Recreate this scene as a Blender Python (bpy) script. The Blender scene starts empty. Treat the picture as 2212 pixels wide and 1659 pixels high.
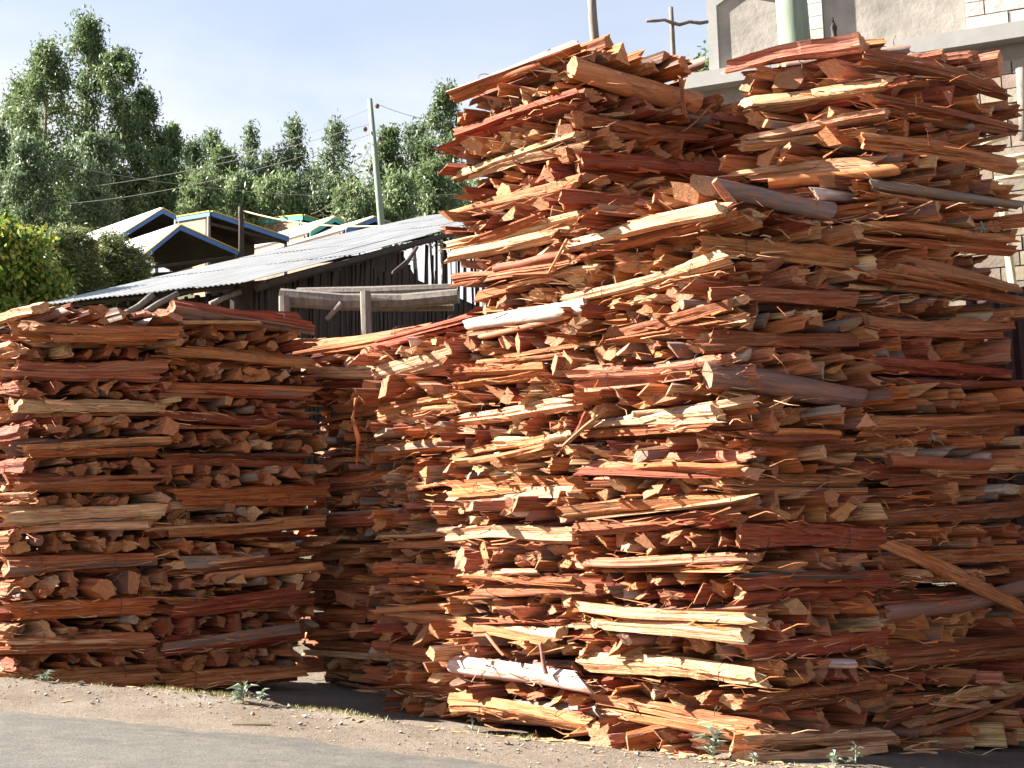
import bpy, bmesh, math, random
import numpy as np
from mathutils import Vector, Matrix
from math import sin, cos, tan, pi, radians

RND = random.Random(11)
NP = np.random.RandomState(7)
scene = bpy.context.scene

# ------------------------------------------------------------------ camera
TILT, ROLL = radians(7.43), radians(1.5)
EYE = np.array([0, 0, 1.25])
F = np.array([0, cos(TILT), sin(TILT)])
_u = np.array([0, -sin(TILT), cos(TILT)])
_r = np.array([1.0, 0, 0])
RT = cos(ROLL) * _r - sin(ROLL) * _u
UP = sin(ROLL) * _r + cos(ROLL) * _u
cam_d = bpy.data.cameras.new('camera')
cam_d.lens = 45; cam_d.sensor_width = 36; cam_d.clip_end = 2000; cam_d.clip_start = 0.1
cam = bpy.data.objects.new('camera', cam_d)
scene.collection.objects.link(cam)
cam.matrix_world = Matrix(((RT[0], UP[0], -F[0], EYE[0]), (RT[1], UP[1], -F[1], EYE[1]), (RT[2], UP[2], -F[2], EYE[2]), (0, 0, 0, 1)))
scene.camera = cam

# ------------------------------------------------------------------ light
SUN_EL = radians(32)
SUN_DIR = Vector((-0.99 * cos(SUN_EL), 0.14 * cos(SUN_EL), sin(SUN_EL))).normalized()
sun_d = bpy.data.lights.new('sun', 'SUN')
sun_d.energy = 5.0; sun_d.angle = radians(0.5); sun_d.color = (1.0, 0.94, 0.84)
sun = bpy.data.objects.new('sun', sun_d)
scene.collection.objects.link(sun)
sun.rotation_euler = SUN_DIR.to_track_quat('Z', 'Y').to_euler()

world = bpy.data.worlds.new('World'); scene.world = world; world.use_nodes = True
nt = world.node_tree; nt.nodes.clear()
def N(tree, t, **kw):
    n = tree.nodes.new(t)
    for k, v in kw.items(): setattr(n, k, v)
    return n
wo = N(nt, 'ShaderNodeOutputWorld'); bg = N(nt, 'ShaderNodeBackground'); sky = N(nt, 'ShaderNodeTexSky')
sky.sky_type = 'NISHITA'; sky.sun_disc = False; sky.sun_elevation = SUN_EL
sky.sun_rotation = math.atan2(SUN_DIR.x, SUN_DIR.y)
sky.altitude = 2400; sky.air_density = 0.85; sky.dust_density = 0.8; sky.ozone_density = 1.0
bg.inputs['Strength'].default_value = 0.05
# thin bright cloud bank low in the sky
tc = N(nt, 'ShaderNodeTexCoord'); mp = N(nt, 'ShaderNodeMapping'); mp.inputs['Scale'].default_value = (1.0, 1.0, 2.6)
mp.inputs['Location'].default_value = (0.35, 0.2, 0.08)
nz = N(nt, 'ShaderNodeTexNoise'); nz.inputs['Scale'].default_value = 3.2; nz.inputs['Detail'].default_value = 7; nz.inputs['Roughness'].default_value = 0.52
rp = N(nt, 'ShaderNodeValToRGB'); rp.color_ramp.elements[0].position = 0.30; rp.color_ramp.elements[1].position = 0.52
sp = N(nt, 'ShaderNodeSeparateXYZ'); mr = N(nt, 'ShaderNodeMapRange')
mr.inputs['From Min'].default_value = 0.27; mr.inputs['From Max'].default_value = 0.40; mr.inputs['To Min'].default_value = 1; mr.inputs['To Max'].default_value = 0.12
ml = N(nt, 'ShaderNodeMath', operation='MULTIPLY'); mx = N(nt, 'ShaderNodeMixRGB'); mx.inputs['Color2'].default_value = (4.25, 4.15, 4.15, 1)
ml2 = N(nt, 'ShaderNodeMath', operation='MULTIPLY'); ml2.inputs[1].default_value = 0.97
# general thin veil that whitens the low sky
mr2 = N(nt, 'ShaderNodeMapRange'); mr2.inputs['From Min'].default_value = 0.1; mr2.inputs['From Max'].default_value = 0.75
mr2.inputs['To Min'].default_value = 0.95; mr2.inputs['To Max'].default_value = 0.05
mx0 = N(nt, 'ShaderNodeMixRGB'); mx0.inputs['Color2'].default_value = (2.85, 3.1, 3.34, 1)
L = nt.links.new
L(tc.outputs['Generated'], mp.inputs['Vector']); L(mp.outputs['Vector'], nz.inputs['Vector']); L(nz.outputs['Fac'], rp.inputs['Fac'])
L(tc.outputs['Generated'], sp.inputs['Vector']); L(sp.outputs['Z'], mr.inputs['Value']); L(sp.outputs['Z'], mr2.inputs['Value'])
L(rp.outputs['Color'], ml.inputs[0]); L(mr.outputs['Result'], ml.inputs[1]); L(ml.outputs[0], ml2.inputs[0])
L(sky.outputs['Color'], mx0.inputs['Color1']); L(mr2.outputs['Result'], mx0.inputs['Fac'])
L(mx0.outputs['Color'], mx.inputs['Color1']); L(ml2.outputs[0], mx.inputs['Fac']); L(mx.outputs['Color'], bg.inputs['Color']); L(bg.outputs[0], wo.inputs[0])

scene.view_settings.view_transform = 'Standard'; scene.view_settings.look = 'None'
scene.view_settings.exposure = 2.6; scene.view_settings.gamma = 1.0; scene.view_settings.use_curve_mapping = False
scene.cycles.max_bounces = 6; scene.cycles.diffuse_bounces = 2; scene.cycles.transparent_max_bounces = 4
scene.cycles.sample_clamp_indirect = 4

# ------------------------------------------------------------------ helpers
K = 1024 / 2212
def ray(X, Y):
    return F + RT * ((X * K - 512) / 1280) + UP * ((384 - Y * K) / 1280)
def at(X, Y, d):                       # point seen in direction (X, Y) of the photograph, d metres ahead
    v = ray(X, Y); return EYE + v * d / v[1]
def on_plane(X, Y, p, n):
    v = ray(X, Y); return EYE + v * (np.dot(np.array(p) - EYE, n) / np.dot(v, n))
COL = scene.collection
def link(o): COL.objects.link(o); return o
def tag(o, label=None, cat=None, group=None, kind=None):
    if label: o['label'] = label
    if cat: o['category'] = cat
    if group: o['group'] = group
    if kind: o['kind'] = kind
    return o
def empty(name, loc, rz=0.0):
    o = bpy.data.objects.new(name, None); o.location = loc; o.rotation_euler = (0, 0, rz); o.empty_display_size = 0.2
    return link(o)
def mesh_np(name, V, faces, mats=(), midx=None, smooth=False):
    V = np.asarray(V, dtype=np.float32)
    me = bpy.data.meshes.new(name)
    if isinstance(faces, np.ndarray):
        nf, k = faces.shape
        me.vertices.add(len(V)); me.vertices.foreach_set('co', V.ravel())
        me.loops.add(nf * k); me.loops.foreach_set('vertex_index', faces.astype(np.int32).ravel())
        me.polygons.add(nf); me.polygons.foreach_set('loop_start', np.arange(0, nf * k, k, dtype=np.int32))
        me.update(calc_edges=True)
    else:
        me.from_pydata([tuple(v) for v in V.tolist()], [], faces); me.update()
    for m in mats: me.materials.append(m)
    if midx is not None: me.polygons.foreach_set('material_index', np.asarray(midx, dtype=np.int32))
    if smooth: me.polygons.foreach_set('use_smooth', np.ones(len(me.polygons), dtype=bool))
    me.update()
    return me
def obj(name, me, parent=None, loc=None, rot=None, scale=None, color=None):
    o = bpy.data.objects.new(name, me)
    if parent is not None: o.parent = parent
    if loc is not None: o.location = loc
    if rot is not None: o.rotation_euler = rot
    if scale is not None: o.scale = scale
    if color is not None: o.color = (*color, 1)
    return link(o)
class MB:
    """collects simple shapes into one mesh"""
    def __init__(s): s.V = []; s.F = []
    def quad(s, a, b, c, d):
        n = len(s.V); s.V += [tuple(a), tuple(b), tuple(c), tuple(d)]; s.F.append((n, n + 1, n + 2, n + 3))
    def prism(s, bot, top):
        n = len(s.V); k = len(bot); s.V += [tuple(p) for p in bot] + [tuple(p) for p in top]
        s.F.append(tuple(range(n + k - 1, n - 1, -1))); s.F.append(tuple(range(n + k, n + 2 * k)))
        for i in range(k): j = (i + 1) % k; s.F.append((n + i, n + j, n + k + j, n + k + i))
    def box(s, o, ax, ay, az):
        o, ax, ay, az = [np.asarray(q, float) for q in (o, ax, ay, az)]
        s.prism([o, o + ax, o + ax + ay, o + ay], [o + az, o + ax + az, o + ax + ay + az, o + ay + az])
    def tube(s, pts, rad, k=6, jit=0.0):
        pts = [np.asarray(p, float) for p in pts]; n = len(s.V)
        for i, p in enumerate(pts):
            t = pts[min(i + 1, len(pts) - 1)] - pts[max(i - 1, 0)]; t = t / (np.linalg.norm(t) + 1e-9)
            a = np.cross(t, [0, 0, 1.0]); 
            if np.linalg.norm(a) < 1e-3: a = np.array([1.0, 0, 0])
            a /= np.linalg.norm(a); b = np.cross(t, a)
            r = rad[i] if hasattr(rad, '__len__') else rad
            for j in range(k):
                th = 2 * pi * j / k; rr = r * (1 + jit * RND.uniform(-1, 1)); s.V.append(tuple(p + rr * (cos(th) * a + sin(th) * b)))
        for i in range(len(pts) - 1):
            for j in range(k):
                j2 = (j + 1) % k; s.F.append((n + i * k + j, n + i * k + j2, n + (i + 1) * k + j2, n + (i + 1) * k + j))
        s.F.append(tuple(n + j for j in range(k - 1, -1, -1))); m = n + (len(pts) - 1) * k; s.F.append(tuple(m + j for j in range(k)))
    def mesh(s, name, mat, smooth=False):
        me = mesh_np(name, np.array(s.V), s.F, [mat] if mat else [], smooth=smooth)
        bm = bmesh.new(); bm.from_mesh(me); bmesh.ops.recalc_face_normals(bm, faces=bm.faces); bm.to_mesh(me); bm.free()
        return me
    def build(s, name, mat, parent=None, smooth=False, **kw):
        return obj(name, s.mesh(name, mat, smooth), parent, **kw)

# ------------------------------------------------------------------ materials
def new_mat(name):
    m = bpy.data.materials.new(name); m.use_nodes = True
    t = m.node_tree; b = t.nodes['Principled BSDF']
    b.inputs['Roughness'].default_value = 0.8; b.inputs['Specular IOR Level'].default_value = 0.25
    return m, t, b
def mixc(t, kind, fac, a, b):
    n = N(t, 'ShaderNodeMixRGB', blend_type=kind)
    for s, v in (('Fac', fac), ('Color1', a), ('Color2', b)):
        if hasattr(v, 'is_output'): t.links.new(v, n.inputs[s])
        elif isinstance(v, (int, float)): n.inputs[s].default_value = v
        else: n.inputs[s].default_value = (*v, 1)
    return n.outputs['Color']
def ramp(t, val, stops):
    r = N(t, 'ShaderNodeValToRGB'); e = r.color_ramp.elements
    while len(e) < len(stops): e.new(0.5)
    for i, (p, c) in enumerate(stops):
        e[i].position = p; e[i].color = (*((c,) * 3 if isinstance(c, (int, float)) else c), 1)
    t.links.new(val, r.inputs['Fac']); return r.outputs['Color']
def noise(t, vec, scale, detail=5, rough=0.6):
    n = N(t, 'ShaderNodeTexNoise'); n.inputs['Scale'].default_value = scale; n.inputs['Detail'].default_value = detail; n.inputs['Roughness'].default_value = rough
    if vec is not None: t.links.new(vec, n.inputs['Vector'])
    return n.outputs['Fac']
def coords(t, scale=(1, 1, 1), by_object=True, obj_random=False):
    c = N(t, 'ShaderNodeTexCoord'); m = N(t, 'ShaderNodeMapping'); m.inputs['Scale'].default_value = scale
    src = c.outputs['Object']
    if obj_random:
        oi = N(t, 'ShaderNodeObjectInfo'); k = N(t, 'ShaderNodeMath', operation='MULTIPLY'); k.inputs[1].default_value = 53.0
        t.links.new(oi.outputs['Random'], k.inputs[0]); a = N(t, 'ShaderNodeVectorMath', operation='ADD')
        t.links.new(src, a.inputs[0]); t.links.new(k.outputs[0], a.inputs[1]); src = a.outputs[0]
    t.links.new(src, m.inputs['Vector']); return m.outputs['Vector']
def bump(t, b, h, strength, dist):
    n = N(t, 'ShaderNodeBump'); n.inputs['Strength'].default_value = strength; n.inputs['Distance'].default_value = dist
    t.links.new(h, n.inputs['Height']); t.links.new(n.outputs['Normal'], b.inputs['Normal'])

def wood_mat(name, end=False, bark=None):
    m, t, b = new_mat(name); oi = N(t, 'ShaderNodeObjectInfo')
    if end: v1 = coords(t, (3, 9, 9), obj_random=True); v2 = coords(t, (2, 3, 3), obj_random=True); v3 = coords(t, (3, 26, 26), obj_random=True)
    else: v1 = coords(t, (1.8, 6, 6), obj_random=True); v2 = coords(t, (2.2, 2.2, 2.2), obj_random=True); v3 = coords(t, (1.3, 15, 15), obj_random=True)
    n1 = noise(t, v1, 1.0, 7, 0.68); n2 = noise(t, v2, 1.3, 3); n3 = noise(t, v3, 1.0, 4, 0.6)
    if bark == 'random':
        base = ramp(t, oi.outputs['Random'], [(0.0, (0.15, 0.105, 0.085)), (0.35, (0.19, 0.11, 0.085)), (0.6, (0.17, 0.075, 0.05)), (0.82, (0.33, 0.25, 0.20)), (1.0, (0.18, 0.14, 0.12))])
    else: base = oi.outputs['Color']
    if bark:
        c = mixc(t, 'MULTIPLY', 1.0, base, ramp(t, n2, [(0.3, 0.72), (0.7, 1.18)]))
        c = mixc(t, 'MULTIPLY', 0.9, c, ramp(t, n1, [(0.28, 0.42), (0.5, 1.0), (1, 1.15)]))
        c = mixc(t, 'MIX', ramp(t, noise(t, coords(t, (3, 2.5, 2.5), obj_random=True), 1.4, 6, .7), [(0.54, 0.0), (0.60, 0.8)]), c, (0.30, 0.115, 0.05))
        b.inputs['Roughness'].default_value = 0.7
        bump(t, b, n1, 0.35, 0.01)
    else:
        red = mixc(t, 'MULTIPLY', 1.0, base, (0.78, 0.42, 0.34))
        c = mixc(t, 'MIX', ramp(t, n2, [(0.46, 0.0), (0.66, 0.75)]), base, red)
        c = mixc(t, 'MIX', ramp(t, noise(t, v2, 1.9, 3), [(0.52, 0.0), (0.70, 0.55)]), c, mixc(t, 'SCREEN', 0.55, base, (0.36, 0.20, 0.10)))
        c = mixc(t, 'MULTIPLY', 1.0, c, ramp(t, n1, [(0.25, 0.58), (0.5, 0.98), (0.8, 1.32)]))
        c = mixc(t, 'MULTIPLY', 0.8, c, ramp(t, n3, [(0.34, 0.18), (0.48, 0.95), (0.8, 1.22)]))
        c = mixc(t, 'MIX', ramp(t, noise(t, v2, 3.1, 4), [(0.5, 0.0), (0.72, 0.5)]), c, (0.15, 0.10, 0.075))
        if end: c = mixc(t, 'MIX', 0.22, c, (0.60, 0.38, 0.20))
        bump(t, b, n1 if end else mixc(t, 'ADD', 0.7, n3, n1), 0.8, 0.02)
    t.links.new(c, b.inputs['Base Color']); return m
M_SPLIT = wood_mat('split_wood'); M_END = wood_mat('end_grain', end=True)
M_BARK = wood_mat('bark', bark='random'); M_POLE = wood_mat('pole_bark', bark='own')

def plain(name, col, rough=0.8, var=0.25, scale=6.0, bumpd=0.0, stretch=(1, 1, 1), own=False, metallic=0.0):
    m, t, b = new_mat(name); v = coords(t, stretch, obj_random=True)
    n = noise(t, v, scale, 6, 0.65)
    base = N(t, 'ShaderNodeObjectInfo').outputs['Color'] if own else col
    c = mixc(t, 'MULTIPLY', 1.0, base, ramp(t, n, [(0.25, 1 - var), (0.75, 1 + var)]))
    t.links.new(c, b.inputs['Base Color']); b.inputs['Roughness'].default_value = rough; b.inputs['Metallic'].default_value = metallic
    if bumpd: bump(t, b, n, 0.6, bumpd)
    return m
M_WEATHER = plain('weathered_wood', (0.15, 0.128, 0.11), var=0.45, scale=4, stretch=(6, 6, 1), bumpd=0.01)
M_DARKWOOD_SHADE = plain('dark_wood_and_shade', (0.05, 0.036, 0.028), var=0.4, scale=4, bumpd=0.01)  # old wood, and the dark shed sheets that stand in for shade
M_WIRE = plain('rusty_wire', (0.05, 0.035, 0.03), var=0.1, rough=0.6)
M_CONC = plain('rough_concrete', (0.30, 0.275, 0.24), var=0.34, scale=2.2, bumpd=0.03)
M_TRIM = plain('smooth_concrete', (0.32, 0.31, 0.295), var=0.12, scale=3, bumpd=0.005)
M_STONE = plain('stone_block_face', (0.6, 0.5, 0.4), var=0.2, scale=7, bumpd=0.015, own=True)
M_MORTAR = plain('mortar', (0.22, 0.19, 0.16), var=0.2)
M_GREENPOLE = plain('treated_pole', (0.17, 0.21, 0.16), var=0.35, scale=3, stretch=(5, 5, 0.35), bumpd=0.008)
M_MAROON = plain('maroon_paint', (0.045, 0.010, 0.012), var=0.3, rough=0.5, scale=3)
M_BLUE = plain('blue_paint', (0.08, 0.16, 0.36), var=0.12)
M_YEL = plain('yellow_paint', (0.48, 0.33, 0.07), var=0.1)
M_TEAL = plain('teal_paint', (0.06, 0.30, 0.26), var=0.1)
M_MUD = plain('mud_or_shade_wall', (0.26, 0.17, 0.11), var=0.35, scale=5, bumpd=0.02)
M_INSUL = plain('insulator_glaze', (0.10, 0.05, 0.04), rough=0.3)
def tin_mat(name, col, dirt):
    m, t, b = new_mat(name)
    n = noise(t, coords(t, (9, 0.7, 1), obj_random=True), 1.0, 5); n2 = noise(t, coords(t, (0.8, 0.8, 0.8), obj_random=True), 1.5, 6)
    c = mixc(t, 'MULTIPLY', 1.0, col, ramp(t, n, [(0.3, 0.72), (0.62, 1.08)]))
    c = mixc(t, 'MIX', ramp(t, n2, [(0.5, 0.0), (0.75, dirt)]), c, (0.33, 0.23, 0.15))
    t.links.new(c, b.inputs['Base Color']); b.inputs['Roughness'].default_value = 0.55; b.inputs['Metallic'].default_value = 0.15
    return m
M_TIN = tin_mat('galvanised_tin', (0.40, 0.405, 0.40), 0.25); M_TINW = tin_mat('bright_tin', (0.5, 0.505, 0.51), 0.08); M_TINP = tin_mat('rusty_tin', (0.5, 0.45, 0.41), 0.5)
def leaf_mat(name, c1, c2, c3, trans=0.4):
    m, t, b = new_mat(name); g = N(t, 'ShaderNodeNewGeometry')
    c = ramp(t, g.outputs['Random Per Island'], [(0.0, c1), (0.55, c2), (1.0, c3)])
    t.links.new(c, b.inputs['Base Color']); b.inputs['Roughness'].default_value = 0.5; b.inputs['Specular IOR Level'].default_value = 0.35
    tr = N(t, 'ShaderNodeBsdfTranslucent'); t.links.new(c, tr.inputs['Color']); mx_ = N(t, 'ShaderNodeMixShader'); mx_.inputs['Fac'].default_value = trans
    out = t.nodes['Material Output']; t.links.new(b.outputs[0], mx_.inputs[1]); t.links.new(tr.outputs[0], mx_.inputs[2]); t.links.new(mx_.outputs[0], out.inputs['Surface'])
    return m
M_LEAF_D = leaf_mat('dark_eucalyptus_leaf', (0.064, 0.098, 0.040), (0.105, 0.155, 0.059), (0.176, 0.216, 0.092))
M_LEAF_M = leaf_mat('eucalyptus_leaf', (0.070, 0.105, 0.054), (0.119, 0.167, 0.084), (0.178, 0.216, 0.120))
M_LEAF_L = leaf_mat('young_eucalyptus_leaf', (0.092, 0.135, 0.054), (0.146, 0.205, 0.084), (0.216, 0.265, 0.126))
M_LEAF_Y = leaf_mat('bush_leaf', (0.071, 0.132, 0.021), (0.132, 0.219, 0.032), (0.375, 0.312, 0.054))
M_LEAF_J = leaf_mat('needle_leaf', (0.075, 0.105, 0.036), (0.129, 0.159, 0.055), (0.226, 0.226, 0.091))
M_LEAF_W = leaf_mat('weed_leaf', (0.13, 0.17, 0.12), (0.20, 0.25, 0.18), (0.30, 0.34, 0.26), 0.15)
M_GRASS = leaf_mat('dry_grass_blade', (0.12, 0.15, 0.04), (0.26, 0.24, 0.09), (0.40, 0.33, 0.16), 0.2)
M_TRUNK = plain('tree_bark', (0.20, 0.17, 0.14), var=0.4, scale=4, stretch=(3, 3, 0.6))
M_CHIP = plain('wood_chip', (0.45, 0.26, 0.13), var=0.4, scale=20)
M_PEB = plain('pebble', (0.23, 0.20, 0.17), var=0.3, scale=9)
M_TWIG = plain('dry_twig', (0.62, 0.50, 0.30), var=0.2)

# ------------------------------------------------------------------ ground
SL, Z0 = -0.0704, 0.0862
lip = np.array([(-14, 12.2), (-7, 11.0), (-4.05, 10.17), (-2.74, 9.89), (-1.74, 9.39), (-0.95, 8.75), (-0.43, 8.42), (0.35, 8.15), (1.15, 7.82), (1.9, 7.55), (2.53, 7.45), (6, 6.3), (14, 3.2)])
def lip_y(x): return np.interp(x, lip[:, 0], lip[:, 1])
_ph = NP.rand(40) * 6.28
def wob(x, y, s):
    return sum(np.sin(x * s * a + y * s * b + p) for a, b, p in ((1, .3, _ph[0]), (-.6, 1.1, _ph[1]), (1.7, -.8, _ph[2]), (.4, 2.1, _ph[3]), (2.9, 1.3, _ph[4]))) / 5
def ground_z(x, y):
    x = np.asarray(x, float); y = np.asarray(y, float)
    z = Z0 + SL * np.clip(x, -13, 13)
    behind = y - lip_y(x) - 0.12 * wob(x, y * 0, 3.0)
    z = z - 0.14 * np.clip((behind + 0.02) / 0.3, 0, 1) * np.clip((1.3 - x) / 0.7, 0, 1)
    near = np.clip(1 - abs(y - lip_y(x)) / 2.0, 0, 1)
    z = z + near * (0.014 * wob(x, y, 2.3) + 0.007 * wob(x, y, 9.0))
    z = z + 0.03 * np.exp(-((behind + 0.12) / 0.14) ** 2) * np.clip((0.6 - x) / 0.6, 0, 1) * (0.6 + 0.6 * wob(x, y, 4.0))
    hill = np.clip(y - 13, 0, 27) * 0.33 + np.clip(y - 40, 0, 60) * 0.14
    fade = np.clip((11 - x) / 6, 0.25, 1)
    return z + hill * fade + 0.25 * wob(x, y, 0.35) * np.clip((y - 13) / 6, 0, 1)
xs = np.concatenate([np.linspace(-150, -14, 30), np.linspace(-13.6, -6.1, 34), np.arange(-6, 4.5, 0.045), np.linspace(4.6, 14, 30), np.linspace(15, 150, 28)])
ys = np.concatenate([np.linspace(-60, 2, 18), np.linspace(2.3, 5.6, 10), np.arange(5.7, 11.2, 0.05), np.linspace(11.3, 45, 70), np.linspace(46, 260, 45)])
GX, GY = np.meshgrid(xs, ys)
GZ = ground_z(GX, GY)
nx, ny = len(xs), len(ys)
idx = np.arange(nx * ny).reshape(ny, nx)
gf = np.stack([idx[:-1, :-1], idx[:-1, 1:], idx[1:, 1:], idx[1:, :-1]], -1).reshape(-1, 4)
def ground_material():
    m, t, b = new_mat('dry_earth'); v = coords(t)
    n1 = noise(t, v, 1.4, 8, 0.7); n2 = noise(t, v, 22, 6, 0.7); n3 = noise(t, v, 90, 3, 0.6)
    c = ramp(t, n1, [(0.3, (0.12, 0.092, 0.069)), (0.55, (0.175, 0.14, 0.108)), (0.75, (0.22, 0.185, 0.15))])
    c = mixc(t, 'MULTIPLY', 1.0, c, ramp(t, n2, [(0.3, 0.72), (0.65, 1.1)]))
    c = mixc(t, 'MULTIPLY', 0.7, c, ramp(t, n3, [(0.3, 0.6), (0.45, 1.0)]))
    # vegetation colour on the far hillside
    g = N(t, 'ShaderNodeNewGeometry'); s = N(t, 'ShaderNodeSeparateXYZ'); t.links.new(g.outputs['Position'], s.inputs[0])
    k = N(t, 'ShaderNodeMapRange'); k.inputs['From Min'].default_value = 12.5; k.inputs['From Max'].default_value = 16; t.links.new(s.outputs['Y'], k.inputs['Value'])
    c = mixc(t, 'MIX', k.outputs[0], c, ramp(t, n1, [(0.35, (0.05, 0.06, 0.025)), (0.65, (0.11, 0.10, 0.05))]))
    t.links.new(c, b.inputs['Base Color']); b.inputs['Roughness'].default_value = 0.95
    bump(t, b, mixc(t, 'ADD', 0.6, n2, n3), 0.7, 0.03); return m
gm = mesh_np('ground', np.stack([GX.ravel(), GY.ravel(), GZ.ravel()], 1), gf, [ground_material()], smooth=True)
tag(obj('ground', gm), kind='structure', label='dry brown earth verge and hillside')

# asphalt: edge line runs with a slight wobble, the sheet lies just above the earth
e0, e1 = np.array([-3.38, 8.5]), np.array([0.01, 7.13]); ed = (e1 - e0) / np.linalg.norm(e1 - e0); en = np.array([ed[1], -ed[0]])
if en[1] > 0: en = -en
ss = np.concatenate([np.linspace(-70, -6, 40), np.arange(-5.9, 8, 0.05), np.linspace(8.2, 70, 40)])
ws = np.concatenate([[0, 0.03, 0.08, 0.2], np.linspace(0.4, 7.0, 24)])
RV = []
for w in ws:
    for s in ss:
        jit = (0.06 * sin(s * 1.7 + 1) + 0.03 * sin(s * 5.3) + 0.02 * sin(s * 13.1) + 0.012 * sin(s * 37)) * max(0, 1 - w / 0.5)
        p = e0 + ed * s + en * (w + jit)
        RV.append((p[0], p[1]))
RV = np.array(RV); rz = ground_z(RV[:, 0], RV[:, 1]) + 0.004 + 0.02 * np.clip(np.repeat(ws, len(ss)) / 0.3, 0, 1)
idx = np.arange(len(ws) * len(ss)).reshape(len(ws), len(ss))
rf = np.stack([idx[:-1, :-1], idx[1:, :-1], idx[1:, 1:], idx[:-1, 1:]], -1).reshape(-1, 4)
def asphalt_material():
    m, t, b = new_mat('worn_asphalt'); v = coords(t)
    n1 = noise(t, v, 0.9, 6, 0.65); n2 = noise(t, v, 60, 4, 0.7); n3 = noise(t, coords(t, (1, 1, 1)), 7, 6, 0.7)
    c = ramp(t, n1, [(0.3, (0.077, 0.072, 0.064)), (0.7, (0.108, 0.101, 0.089))])
    c = mixc(t, 'MULTIPLY', 1.0, c, ramp(t, n2, [(0.3, 0.62), (0.5, 1.0), (0.75, 1.22)]))
    c = mixc(t, 'MULTIPLY', 1.0, c, ramp(t, noise(t, coords(t, (.35, 2.2, 1)), 1.6, 5), [(0.35, 0.84), (0.65, 1.10)]))
    vo = N(t, 'ShaderNodeTexVoronoi', feature='DISTANCE_TO_EDGE'); vo.inputs['Scale'].default_value = 1.1; dv_ = N(t, 'ShaderNodeVectorMath', operation='ADD'); nn_ = N(t, 'ShaderNodeTexNoise'); nn_.inputs['Scale'].default_value = 5; nn_.inputs['Detail'].default_value = 6
    t.links.new(v, nn_.inputs['Vector']); t.links.new(v, dv_.inputs[0]); t.links.new(nn_.outputs['Color'], dv_.inputs[1]); t.links.new(dv_.outputs[0], vo.inputs['Vector'])
    c = mixc(t, 'MULTIPLY', 0.55, c, ramp(t, vo.outputs['Distance'], [(0.0, 0.45), (0.012, 1.0)]))
    c = mixc(t, 'MIX', ramp(t, n3, [(0.48, 0.0), (0.72, 0.65)]), c, (0.165, 0.138, 0.108))
    t.links.new(c, b.inputs['Base Color']); b.inputs['Roughness'].default_value = 0.9; bump(t, b, n2, 0.6, 0.012); return m
tag(obj('road', mesh_np('road', np.column_stack([RV, rz]), rf, [asphalt_material()], smooth=True)), kind='structure', label='worn grey asphalt road')

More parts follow.
